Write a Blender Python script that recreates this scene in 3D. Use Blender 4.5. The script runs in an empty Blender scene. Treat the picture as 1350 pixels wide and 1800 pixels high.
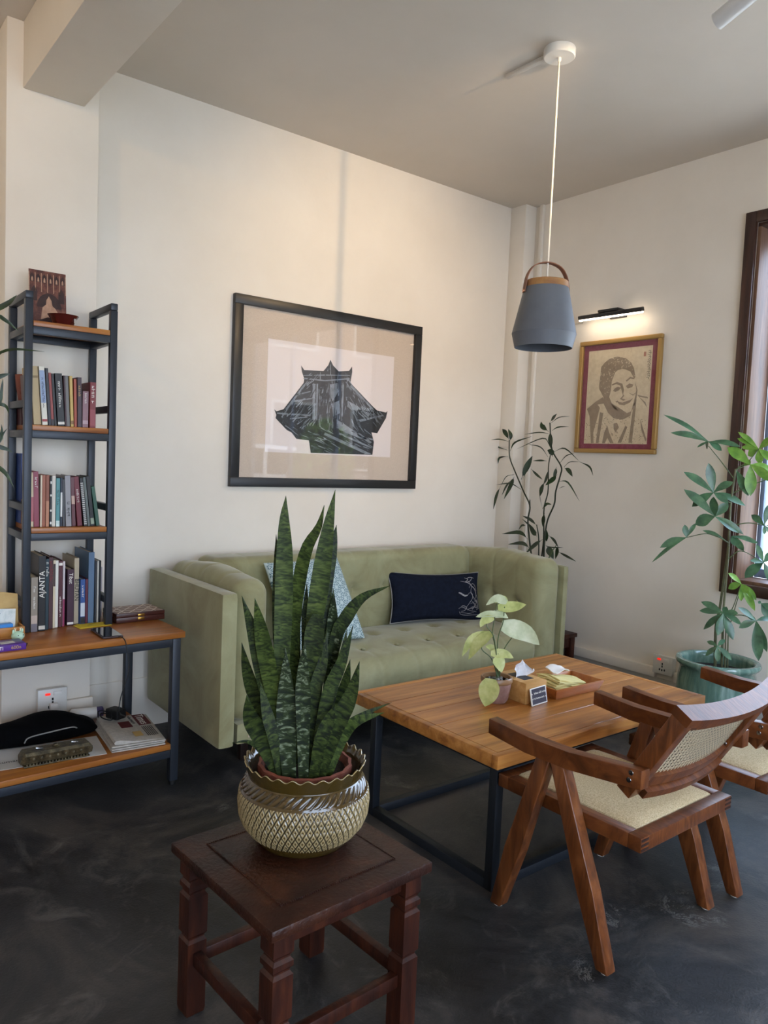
import bpy, bmesh, math, random
from mathutils import Vector as V, Matrix as Mx, noise

S = bpy.context.scene
C = S.collection
random.seed(4)
PI = math.pi

# ------------------------------------------------------------------ camera
yaw, pit, rol = 0.6666, 0.0684, 0.0426
Fw = V((math.sin(yaw)*math.cos(pit), math.cos(yaw)*math.cos(pit), -math.sin(pit)))
Rt = V((math.cos(yaw), -math.sin(yaw), 0))
Up = Rt.cross(Fw)
Rr = math.cos(rol)*Rt + math.sin(rol)*Up
Ur = -math.sin(rol)*Rt + math.cos(rol)*Up
cam = bpy.data.cameras.new('camera')
cam.sensor_fit = 'VERTICAL'; cam.sensor_height = 36; cam.lens = 1346.2/1800*36
cam.clip_start = 0.05
co = bpy.data.objects.new('camera', cam); C.objects.link(co)
co.matrix_world = Mx(((Rr.x, Ur.x, -Fw.x, -4.1589), (Rr.y, Ur.y, -Fw.y, -3.8446), (Rr.z, Ur.z, -Fw.z, 1.45), (0, 0, 0, 1)))
S.camera = co

# ------------------------------------------------------------------ world, light, exposure
SKY = 8.0
w = bpy.data.worlds.new('sky'); S.world = w; w.use_nodes = True
nt = w.node_tree
bg = nt.nodes['Background']
tc = nt.nodes.new('ShaderNodeTexCoord'); sep = nt.nodes.new('ShaderNodeSeparateXYZ'); rp = nt.nodes.new('ShaderNodeValToRGB')
nt.links.new(tc.outputs['Generated'], sep.inputs[0]); nt.links.new(sep.outputs['Z'], rp.inputs[0]); nt.links.new(rp.outputs[0], bg.inputs['Color'])
rp.color_ramp.elements[0].color = (0.68, 0.81, 1.0, 1); rp.color_ramp.elements[1].color = (0.46, 0.66, 1.0, 1)
bg.inputs['Strength'].default_value = SKY
vs = S.view_settings
vs.view_transform = 'Standard'; vs.look = 'None'; vs.gamma = 1.0; vs.use_curve_mapping = False
vs.exposure = 0.32
S.cycles.diffuse_bounces = 6

sun = bpy.data.lights.new('sun', 'SUN'); sun.energy = 14; sun.angle = .01; sun.color = (1, .95, .86)      # high sun behind the building: lights the street only
so = bpy.data.objects.new('sun', sun); C.objects.link(so); so.rotation_euler = V((-.28, .42, .86)).to_track_quat('Z', 'Y').to_euler()

def portal(name, loc, rot, sx, sy):
    l = bpy.data.lights.new(name, 'AREA'); l.shape = 'RECTANGLE'; l.size = sx; l.size_y = sy
    l.cycles.is_portal = True
    o = bpy.data.objects.new(name, l); C.objects.link(o); o.location = loc; o.rotation_euler = rot
portal('window_portal', (0.27, -3.06, 1.83), (0, PI/2, 0), 1.96, 2.68)
portal('street_window_portal', (-3.6, -6.42, 1.4), (PI/2, 0, 0), 4.6, 2.5)

# ------------------------------------------------------------------ helpers
def hx(h, k=1.0):
    h = h.lstrip('#'); r = []
    for i in (0, 2, 4):
        c = int(h[i:i+2], 16)/255
        r.append(((c/12.92) if c <= .04045 else ((c+.055)/1.055)**2.4)*k)
    return (r[0], r[1], r[2], 1)

MT = {}
def mat(name, col, rough=.5, metal=0, spec=.5, coat=0, emit=None, es=0, sheen=0):
    m = bpy.data.materials.new(name); m.use_nodes = True
    b = m.node_tree.nodes['Principled BSDF']
    b.inputs['Base Color'].default_value = hx(col) if isinstance(col, str) else col
    b.inputs['Roughness'].default_value = rough; b.inputs['Metallic'].default_value = metal
    b.inputs['Specular IOR Level'].default_value = spec
    b.inputs['Coat Weight'].default_value = coat
    if sheen: b.inputs['Sheen Weight'].default_value = sheen; b.inputs['Sheen Roughness'].default_value = .4
    if emit: b.inputs['Emission Color'].default_value = hx(emit) if isinstance(emit, str) else emit; b.inputs['Emission Strength'].default_value = es
    MT[name] = m
    return m
def nodes(m):
    return m.node_tree.nodes, m.node_tree.links, m.node_tree.nodes['Principled BSDF']
def ramp(n, cols, pos):
    r = n.new('ShaderNodeValToRGB'); e = r.color_ramp.elements
    while len(e) < len(cols): e.new(.5)
    for i, (c, p) in enumerate(zip(cols, pos)):
        e[i].position = p; e[i].color = hx(c) if isinstance(c, str) else c
    return r
def noisy(name, cols, pos, scale=5, rough=.5, stretch=(1, 1, 1), detail=6, dist=0, bump=0, bscale=None, rvar=0, coord='Object', nrough=.6, **kw):
    m = mat(name, cols[0], rough, **kw); n, l, b = nodes(m)
    t = n.new('ShaderNodeTexCoord'); mp = n.new('ShaderNodeMapping'); mp.inputs['Scale'].default_value = stretch
    l.new(t.outputs[coord], mp.inputs[0])
    ns = n.new('ShaderNodeTexNoise'); ns.inputs['Scale'].default_value = scale; ns.inputs['Detail'].default_value = detail
    ns.inputs['Distortion'].default_value = dist; ns.inputs['Roughness'].default_value = nrough
    l.new(mp.outputs[0], ns.inputs['Vector'])
    r = ramp(n, cols, pos); l.new(ns.outputs['Fac'], r.inputs[0]); l.new(r.outputs[0], b.inputs['Base Color'])
    if bump:
        n2 = n.new('ShaderNodeTexNoise'); n2.inputs['Scale'].default_value = bscale or scale*4; n2.inputs['Detail'].default_value = 4
        l.new(mp.outputs[0], n2.inputs['Vector'])
        bp = n.new('ShaderNodeBump'); bp.inputs['Strength'].default_value = bump; bp.inputs['Distance'].default_value = .01
        l.new(n2.outputs['Fac'], bp.inputs['Height']); l.new(bp.outputs[0], b.inputs['Normal'])
    if rvar:
        mr = n.new('ShaderNodeMapRange'); mr.inputs['To Min'].default_value = rough-rvar; mr.inputs['To Max'].default_value = rough+rvar
        l.new(ns.outputs['Fac'], mr.inputs['Value']); l.new(mr.outputs[0], b.inputs['Roughness'])
    return m
def wood(name, c1, c2, c3, axis='x', scale=6, rough=.4, coat=0, k=14, dist=.6, **kw):
    st = {'x': (1, k, k), 'y': (k, 1, k), 'z': (k, k, 1)}[axis]
    return noisy(name, [c1, c2, c3], [.3, .5, .72], scale, rough, tuple(s*.35 for s in st), 5, dist, bump=.08, bscale=scale*3, coat=coat, **kw)
def glassy(name, tint=(1, 1, 1, 1), ior=1.5):
    m = bpy.data.materials.new(name); m.use_nodes = True
    n, l = m.node_tree.nodes, m.node_tree.links; n.clear()
    o = n.new('ShaderNodeOutputMaterial'); mx = n.new('ShaderNodeMixShader'); t = n.new('ShaderNodeBsdfTransparent')
    g = n.new('ShaderNodeBsdfGlossy'); f = n.new('ShaderNodeFresnel')
    f.inputs['IOR'].default_value = ior; t.inputs[0].default_value = tint; g.inputs['Roughness'].default_value = .0
    ge = n.new('ShaderNodeNewGeometry'); iv = n.new('ShaderNodeMath'); iv.operation = 'SUBTRACT'; iv.inputs[0].default_value = 1; l.new(ge.outputs['Backfacing'], iv.inputs[1])
    ml = n.new('ShaderNodeMath'); ml.operation = 'MULTIPLY'; l.new(f.outputs[0], ml.inputs[0]); l.new(iv.outputs[0], ml.inputs[1])   # only the outer face of the pane reflects
    l.new(ml.outputs[0], mx.inputs[0]); l.new(t.outputs[0], mx.inputs[1]); l.new(g.outputs[0], mx.inputs[2]); l.new(mx.outputs[0], o.inputs[0])
    MT[name] = m
    return m

class MB:
    def __init__(s): s.bm = bmesh.new()
    def box(s, c, d, rot=None, bev=0, seg=2):
        m = Mx.Translation(c) @ (rot.to_4x4() if rot else Mx.Identity(4)) @ Mx.Diagonal((d[0], d[1], d[2], 1))
        r = bmesh.ops.create_cube(s.bm, size=1, matrix=m)
        if bev:
            es = list({e for v in r['verts'] for e in v.link_edges})
            bmesh.ops.bevel(s.bm, geom=es, offset=bev, segments=seg, profile=.5, affect='EDGES', clamp_overlap=True)
        return s
    def bb(s, lo, hi, bev=0, seg=2):
        return s.box([(a+b)/2 for a, b in zip(lo, hi)], [abs(b-a) for a, b in zip(lo, hi)], None, bev, seg)
    def grid(s, rows, cu=False, cv=False):
        g = [[s.bm.verts.new(p) for p in r] for r in rows]
        R, K = len(g), len(g[0])
        for i in range(R if cu else R-1):
            for j in range(K if cv else K-1):
                try: s.bm.faces.new((g[i][j], g[i][(j+1) % K], g[(i+1) % R][(j+1) % K], g[(i+1) % R][j]))
                except ValueError: pass
        return g
    def tube(s, pts, r, n=8, cap=True, flat=None):
        pts = [V(p) for p in pts]; rs = r if isinstance(r, (list, tuple)) else [r]*len(pts)
        t0 = (pts[1]-pts[0]).normalized(); a = t0.orthogonal().normalized(); rows = []
        for i, p in enumerate(pts):
            t = ((pts[min(i+1, len(pts)-1)]-pts[max(i-1, 0)])).normalized()
            a = (a - t*a.dot(t)).normalized(); b = t.cross(a)
            rows.append([p + (a*math.cos(q*2*PI/n) + b*math.sin(q*2*PI/n))*rs[i] for q in range(n)])
        g = s.grid(rows, cv=True)
        if cap:
            s.bm.faces.new(g[0]); s.bm.faces.new(g[-1])
        return s
    def lathe(s, prof, n=32, c=(0, 0, 0), mod=None, sx=1, sy=1):
        rows = []
        for r, z in prof:
            row = []
            for q in range(n):
                a = q*2*PI/n; rr, zz = mod(r, z, a) if mod else (r, z)
                row.append((c[0]+rr*math.cos(a)*sx, c[1]+rr*math.sin(a)*sy, c[2]+zz))
            rows.append(row)
        g = s.grid(rows, cv=True)
        if prof[0][0] > 1e-4 and prof[0] != prof[-1]: s.bm.faces.new(g[0])
        if prof[-1][0] > 1e-4 and prof[0] != prof[-1]: s.bm.faces.new(g[-1])
        return s
    def poly(s, pts, d, bev=0):
        # flat polygon (3D points) extruded along vector d
        a = [s.bm.verts.new(p) for p in pts]; d = V(d); b = [s.bm.verts.new(V(p)+d) for p in pts]
        fs = [s.bm.faces.new(a), s.bm.faces.new(b)]; k = len(a)
        for i in range(k): fs.append(s.bm.faces.new((a[i], a[(i+1) % k], b[(i+1) % k], b[i])))
        if bev:
            es = list({e for f in fs for e in f.edges})
            bmesh.ops.bevel(s.bm, geom=es, offset=bev, segments=2, profile=.5, affect='EDGES', clamp_overlap=True)
        return s
    def sweep(s, rows, cap=True):
        # rows: closed sections (lists of points)
        g = s.grid(rows, cv=True)
        if cap: s.bm.faces.new(g[0]); s.bm.faces.new(g[-1])
        return s
    def bar(s, p0, p1, w0, h0, w1=None, h1=None, up=(0, 0, 1), bev=0):
        p0, p1 = V(p0), V(p1); w1 = w0 if w1 is None else w1; h1 = h0 if h1 is None else h1
        t = (p1-p0).normalized(); a = t.cross(V(up)).normalized(); b = a.cross(t)
        q = lambda p, w, h: [s.bm.verts.new(p + a*x*w/2 + b*y*h/2) for x, y in ((-1, -1), (1, -1), (1, 1), (-1, 1))]
        A, B = q(p0, w0, h0), q(p1, w1, h1)
        fs = [s.bm.faces.new(A), s.bm.faces.new(B)] + [s.bm.faces.new((A[i], A[(i+1) % 4], B[(i+1) % 4], B[i])) for i in range(4)]
        if bev:
            es = list({e for f in fs for e in f.edges})
            bmesh.ops.bevel(s.bm, geom=es, offset=bev, segments=2, profile=.5, affect='EDGES', clamp_overlap=True)
        return s
    def rbox(s, c, d, r, seg, fn=None):
        # box with rounded edges on a lattice, fn moves each point (local, metres)
        nx, ny, nz = seg; vd = {}; c = V(c); h = V(d)/2
        def vert(i, j, k):
            if (i, j, k) not in vd:
                p = V((-h.x+d[0]*i/nx, -h.y+d[1]*j/ny, -h.z+d[2]*k/nz))
                q = V([max(-h[a]+r, min(h[a]-r, p[a])) for a in range(3)]); e = p-q
                if e.length > 1e-7: p = q + e.normalized()*min(r, e.length if False else r)
                if fn: p = fn(p)
                vd[(i, j, k)] = s.bm.verts.new(p+c)
            return vd[(i, j, k)]
        F = s.bm.faces.new
        for i in range(nx):
            for j in range(ny):
                for k in (0, nz): F((vert(i, j, k), vert(i+1, j, k), vert(i+1, j+1, k), vert(i, j+1, k)))
        for i in range(nx):
            for k in range(nz):
                for j in (0, ny): F((vert(i, j, k), vert(i+1, j, k), vert(i+1, j, k+1), vert(i, j, k+1)))
        for j in range(ny):
            for k in range(nz):
                for i in (0, nx): F((vert(i, j, k), vert(i, j+1, k), vert(i, j+1, k+1), vert(i, j, k+1)))
        return s
    def ball(s, c, r, n=10, sc=(1, 1, 1)):
        bmesh.ops.create_uvsphere(s.bm, u_segments=n, v_segments=max(6, n*2//3), radius=r, matrix=Mx.Translation(c) @ Mx.Diagonal((sc[0], sc[1], sc[2], 1)))
        return s
    def build(s, name, m, parent=None, smooth=38, noflip=False):
        if not noflip: bmesh.ops.recalc_face_normals(s.bm, faces=s.bm.faces)
        me = bpy.data.meshes.new(name); s.bm.to_mesh(me); s.bm.free()
        if smooth:
            for p in me.polygons: p.use_smooth = True
            me.set_sharp_from_angle(angle=math.radians(smooth))
        return link(name, me, m, parent)
def link(name, me, m, parent=None):
    o = bpy.data.objects.new(name, me); C.objects.link(o)
    if m is not None: me.materials.append(MT[m] if isinstance(m, str) else m)
    if parent: o.parent = parent
    return o
def tag(o, label, cat, group=None):
    o['label'] = label; o['category'] = cat
    if group: o['group'] = group
    return o
def thing(name, label, cat, loc=(0, 0, 0), rot=0, group=None):
    o = bpy.data.objects.new(name, None); C.objects.link(o); o.empty_display_size = .05
    o.location = loc; o.rotation_euler = rot if isinstance(rot, tuple) else (0, 0, rot)
    return tag(o, label, cat, group)
def struct(o): o['kind'] = 'structure'; return o
def copy_tree(o, parent=None):
    c = o.copy(); C.objects.link(c); c.parent = parent
    for ch in list(o.children): copy_tree(ch, c)
    return c
def text(name, body, size, m, parent, loc, rot, ext=.0004, ax='CENTER', sx=1):
    cu = bpy.data.curves.new('t', 'FONT'); cu.body = body; cu.size = size; cu.extrude = ext; cu.align_x = ax; cu.align_y = 'CENTER'; cu.resolution_u = 3
    t = bpy.data.objects.new('t', cu); C.objects.link(t)
    me = bpy.data.meshes.new_from_object(t, depsgraph=bpy.context.evaluated_depsgraph_get())
    bpy.data.objects.remove(t); bpy.data.curves.remove(cu)
    me.transform(Mx.Diagonal((sx, 1, 1, 1)))
    o = link(name, me, m, parent); o.location = loc; o.rotation_euler = rot
    return o
def marks(name, n, size, m, parent, loc, rot, seed=0):
    # a line of lettering too small to read in the photograph: n letter-like strokes
    r = random.Random(seed*7+n); b = MB(); x = -n*size*.29
    for k in range(n):
        if r.random() < .14: x += size*.55; continue
        w, h = size*r.uniform(.3, .5), size*r.choice((.45, .45, .62))
        b.box((x+.05*size, h/2-size*.28, 0), (size*.1, h, .0006))
        if r.random() < .7: b.box((x+w-.05*size, h*.35-size*.28, 0), (size*.1, h*.7, .0006))
        b.box((x+w/2, (h if r.random() < .5 else h*.5)-size*.32, 0), (w, size*.09, .0006)); x += size*.58
    o = b.build(name, m, parent, 0); o.location = loc; o.rotation_euler = rot
    return o
def spline(pts, n):
    pts = [V(p) for p in pts]; k = len(pts)-1; out = []
    for i in range(n+1):
        t = i/n*k; j = min(int(t), k-1); f = t-j
        p1, p2 = pts[j], pts[j+1]
        p0 = pts[j-1] if j else p1*2-p2
        p3 = pts[j+2] if j+2 <= k else p2*2-p1
        out.append(.5*((2*p1)+(p2-p0)*f+(2*p0-5*p1+4*p2-p3)*f*f+(3*p1-p0-3*p2+p3)*f**3))
    return out
PROF = {
    'lance': lambda s: max(.05, math.sin(PI*min(1, max(0, (s-.12)/.88))**.85)**.9) if s > .12 else .07,
    'sword': lambda s: (.6+.4*min(1, s/.4)) * (1 if s < .5 else max(.015, 1-((s-.5)/.5)**1.45)),
    'ovate': lambda s: max(.03, (math.sin(PI*s**1.25))**.8),
    'heart': lambda s: (.5+.5*math.sin(min(1, s/.3)*PI/2)) * (1 if s < .3 else max(.02, math.cos((s-.3)/.7*PI/2)**.8)),
    'cut': lambda s: (.6+.4*min(1, s/.4)) * (1 if s < .85 else 1-((s-.85)/.15)*.55),
}
def leaf(name, parent, pts, w, m, nrm, prof='lance', n=8, fold=.18, lens=0.0, twist=0.0):
    cl = spline(pts, n); vs, fs, uv = [], [], []; L = 0; nrm = V(nrm).normalized()
    for i, p in enumerate(cl):
        s = i/n; t = (cl[min(i+1, n)]-cl[max(i-1, 0)]).normalized()
        sd = t.cross(nrm); sd = sd.normalized() if sd.length > 1e-4 else t.orthogonal().normalized()
        if twist: sd = Mx.Rotation(twist*s, 3, t) @ sd
        nn = sd.cross(t); hw = max(w/2*PROF[prof](s), .0013 if s < .5 else 0)
        if i: L += (p-cl[i-1]).length
        if lens:
            vs += [p-sd*hw, p-nn*hw*fold+nn*lens, p+sd*hw, p-nn*hw*fold-nn*lens]; uv += [(0, L), (.5, L), (1, L), (.5, L)]
        else:
            vs += [p-sd*hw+nn*hw*fold*.6, p-nn*hw*fold*.4, p+sd*hw+nn*hw*fold*.6]; uv += [(0, L), (.5, L), (1, L)]
    K = 4 if lens else 3
    for i in range(n):
        a, b = i*K, (i+1)*K
        for j in range(K if lens else K-1):
            fs.append((a+j, a+(j+1) % K, b+(j+1) % K, b+j))
    if lens: fs += [(3, 2, 1, 0), (n*K, n*K+1, n*K+2, n*K+3)]
    me = bpy.data.meshes.new(name); me.from_pydata(vs, [], fs)
    ul = me.uv_layers.new(name='UVMap')
    for lp in me.loops: ul.data[lp.index].uv = uv[lp.vertex_index]
    for q in me.polygons: q.use_smooth = True
    if lens: me.set_sharp_from_angle(angle=math.radians(70))
    return link(name, me, m, parent)

# ------------------------------------------------------------------ materials
noisy('wall_paint', ['#dfd6c9', '#e7dfd3'], [.35, .65], 1.3, .72, bump=.05, bscale=30, spec=.3)
noisy('ceiling_paint', ['#cfc6ba', '#d6cdc2'], [.35, .65], .9, .8, bump=.04, bscale=20, spec=.2)
noisy('skirting', ['#b3aea6', '#bcb7af'], [.3, .7], 2, .55)
mat('white_plastic', '#e6e4df', .35)
mat('black', '#0a0a0b', .5)
# ---- plant centre lines and print outlines (metres, local)
SNAKE=[[[[-.056,.012,.644],[-.068,.02,.821],[-.069,.021,1.044],[-.071,.022,1.198],[-.074,.024,1.289],[-.072,.023,1.348]],.0441],[[[-.026,.076,.658],[-.043,.079,.939],[-.055,.079,1.122],[-.065,.078,1.244]],.0317],[[[-.009,.03,.647],[-.023,.039,.945],[-.018,.036,1.104],[-.003,.026,1.208],[.021,.01,1.267],[.032,.003,1.325]],.0358],[[[.005,.009,.651],[.012,.004,.972],[.024,-.004,1.13],[.036,-.012,1.264],[.049,-.02,1.367]],.0469],[[[.041,.033,.658],[.059,.021,1.078],[.07,.014,1.206],[.077,.009,1.272]],.0318],[[[.051,.015,.663],[.071,-.01,.945],[.089,-.034,1.03],[.119,-.065,1.088],[.171,-.111,1.122]],.0353],[[[.061,-.004,.667],[.065,-.006,.899],[.066,-.007,1.014],[.064,-.006,1.107]],.0362],[[[-.061,.004,.644],[-.104,.028,.847],[-.135,.044,.98],[-.168,.061,1.093]],.0437],[[[-.064,-.018,.657],[-.108,.006,.875],[-.133,.019,1.007],[-.15,.026,1.091]],.0432],[[[-.056,.037,.636],[-.105,.068,.791],[-.131,.085,.881],[-.146,.095,.963]],.0378],[[[-.089,-.026,.661],[-.137,-.002,.742],[-.163,.006,.797],[-.175,.006,.855]],.0471],[[[-.101,.006,.67],[-.132,.014,.705],[-.162,.022,.728],[-.197,.032,.728]],.0121],[[[-.022,-.033,.653],[-.019,-.032,.849],[-.011,-.033,.96],[-.003,-.034,1.048]],.0482],[[[-.051,-.074,.66],[-.057,-.071,.801],[-.06,-.068,.909],[-.059,-.069,.991]],.0363],[[[-.024,-.068,.657],[.005,-.083,.837],[.035,-.098,.934],[.058,-.109,1.026]],.0389],[[[-.02,-.094,.669],[.014,-.12,.781],[.038,-.14,.861],[.051,-.152,.947]],.0406],[[[.056,-.012,.647],[.082,-.029,.787],[.094,-.037,.856],[.102,-.042,.919]],.0317],[[[.011,-.079,.662],[.036,-.107,.737],[.057,-.133,.785],[.114,-.181,.814]],.0347],[[[.043,-.016,.633],[.085,-.043,.73],[.129,-.072,.773],[.193,-.113,.808]],.0181],[[[-.026,-.055,.666],[-.014,-.05,.832],[.008,-.053,.927],[.02,-.049,1.013]],.0305],[[[-.076,-.046,.656],[-.082,-.038,.752],[-.085,-.032,.86],[-.088,-.026,.968]],.0494],[[[.031,.051,.654],[.021,.058,.982],[.021,.058,1.052],[.022,.057,1.116]],.0183],[[[.02,.059,.654],[.004,.069,.982],[-.0,.072,1.074],[-.003,.074,1.138]],.0183],[[[.025,-.017,.655],[.06,-.039,.862],[.074,-.048,.944],[.08,-.052,1.005]],.0224],[[[-.101,-.03,.669],[-.116,-.024,.754],[-.133,-.017,.82],[-.149,-.01,.894]],.0299],[[[-.037,-.095,.673],[-.026,-.106,.736],[-.012,-.119,.798],[-.001,-.13,.839]],.034]]
BAMBOO=[[[[[-.02,.0,.79],[-.02,.036,.931],[-.02,.064,1.081],[-.02,.054,1.181],[-.02,.113,1.269],[-.02,.202,1.405],[-.02,.259,1.504],[-.02,.272,1.618]],.006],[[[.0,-.075,.799],[-.0,-.071,.962],[-.0,-.086,1.094],[-.0,-.135,1.207],[.0,-.141,1.291],[.0,-.17,1.394],[-.0,-.174,1.452],[-.0,-.103,1.539],[-.0,-.078,1.609],[-.0,-.06,1.737]],.006],[[[.02,-.033,.793],[.02,-.046,.959],[.02,-.035,1.167],[.02,-.06,1.286],[.02,-.052,1.448],[.02,-.063,1.526]],.005],[[[-.03,-.058,.799],[-.03,-.046,.973],[-.03,-.022,1.062]],.005],[[[-.04,-.124,.808],[-.04,-.174,.904],[-.04,-.203,.946]],.004],[[[-.02,.054,1.174],[-.02,.057,1.223]],.005]],[[[[-.006,.284,1.619],[-.014,.318,1.672],[-.021,.34,1.696]],.0305],[[[.025,.308,1.613],[.025,.302,1.654],[.024,.327,1.698]],.0273],[[[-.047,.255,1.61],[-.061,.325,1.623],[-.076,.39,1.618]],.0101],[[[.045,.345,1.552],[.055,.44,1.572],[.066,.44,1.575]],.0103],[[[.054,.341,1.511],[.056,.427,1.496],[.058,.44,1.452]],.0152],[[[.056,.328,1.546],[.058,.288,1.608],[.06,.141,1.65]],.0124],[[[-.018,.142,1.287],[-.01,.25,1.322],[-.002,.391,1.305]],.0087],[[[-.021,.208,1.371],[-.024,.228,1.316],[-.028,.285,1.211]],.0302],[[[.057,.3,1.348],[.055,.346,1.297],[.053,.381,1.233]],.022],[[[.029,.377,1.295],[.032,.413,1.224],[.035,.44,1.129]],.0312],[[[.026,.251,1.384],[.019,.317,1.367],[.012,.361,1.296]],.0054],[[[.007,.169,1.353],[.019,.134,1.442],[.032,.102,1.516]],.0402],[[[-.005,.077,1.43],[-.015,.014,1.393],[-.026,-.047,1.363]],.0171],[[[.023,.166,1.354],[.033,.152,1.401],[.043,.121,1.449]],.0201],[[[.013,-.052,1.744],[-.002,-.088,1.768],[-.018,-.128,1.792]],.0226],[[[-.057,-.12,1.732],[-.063,-.186,1.765],[-.07,-.276,1.77]],.0082],[[[-.048,-.093,1.676],[-.061,-.052,1.708],[-.073,-.048,1.739]],.0331],[[[.015,-.068,1.686],[.029,-.107,1.709],[.044,-.183,1.713]],.0097],[[[-.018,-.068,1.665],[-.02,.013,1.672],[-.023,.134,1.659]],.0096],[[[.017,-.068,1.552],[.027,-.05,1.623],[.036,-.038,1.675]],.031],[[[.011,-.057,1.59],[.012,.005,1.635],[.013,.23,1.56]],.0077],[[[.028,-.037,1.513],[.035,.037,1.577],[.043,.157,1.595]],.0084],[[[.005,-.045,1.486],[-.008,-.006,1.488],[-.021,.05,1.483]],.0129],[[[-.01,-.165,1.47],[-.003,-.21,1.522],[.005,-.269,1.542]],.0076],[[[.027,-.088,1.549],[.028,-.174,1.57],[.03,-.296,1.488]],.009],[[[.035,-.291,1.488],[.046,-.361,1.459],[.057,-.383,1.405]],.0125],[[[-.002,-.199,1.452],[.013,-.232,1.485],[.028,-.297,1.488]],.005],[[[.002,-.196,1.446],[.007,-.233,1.429],[.012,-.259,1.392]],.0291],[[[-.025,-.117,1.513],[-.034,-.114,1.544],[-.043,-.088,1.556]],.0382],[[[-.023,-.164,1.4],[-.03,-.132,1.367],[-.037,-.084,1.326]],.0329],[[[.015,-.121,1.45],[.009,-.121,1.412],[.003,-.113,1.373]],.0231],[[[.019,-.054,1.435],[.017,-.044,1.37],[.014,-.024,1.33]],.0389],[[[.021,-.025,1.35],[.023,-.002,1.296],[.025,.009,1.25]],.0326],[[[.053,.005,1.164],[.062,.043,1.247],[.071,.057,1.313]],.0086],[[[-.057,-.203,1.357],[-.047,-.273,1.354],[-.037,-.362,1.242]],.0107],[[[-.023,-.187,1.312],[-.028,-.214,1.323],[-.034,-.241,1.328]],.0051],[[[-.027,-.062,1.17],[-.026,-.092,1.204],[-.025,-.132,1.204]],.0207],[[[-.012,-.068,1.144],[.004,-.05,1.097],[.02,-.032,1.049]],.0323],[[[.051,-.039,1.043],[.062,-.029,.989],[.073,-.028,.948]],.036],[[[.042,.038,1.049],[.056,.105,1.082],[.071,.195,1.102]],.0212],[[[.044,.037,1.002],[.043,.09,1.037],[.041,.171,1.084]],.0146],[[[.037,.13,1.04],[.021,.15,1.039],[.005,.165,1.007]],.0242],[[[-.022,.054,.956],[-.023,.125,.995],[-.025,.289,.968]],.0277],[[[-.025,.03,.899],[-.016,.108,.923],[-.008,.24,.901]],.0276],[[[-.051,-.097,.973],[-.063,-.044,.929],[-.076,.017,.87]],.0334],[[[-.027,-.026,.984],[-.026,.002,1.008],[-.026,.049,1.056]],.0338],[[[-.041,-.136,1.003],[-.05,-.193,.977],[-.059,-.235,.938]],.0204],[[[-.019,-.098,.933],[-.034,-.152,.927],[-.049,-.267,.938]],.0084],[[[-.016,-.104,.927],[-.011,-.127,.898],[-.006,-.159,.85]],.0464],[[[-.006,-.192,.937],[.005,-.178,.903],[.016,-.157,.848]],.0331],[[[.037,-.16,.896],[.029,-.232,.877],[.021,-.319,.853]],.0167]]]
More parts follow.
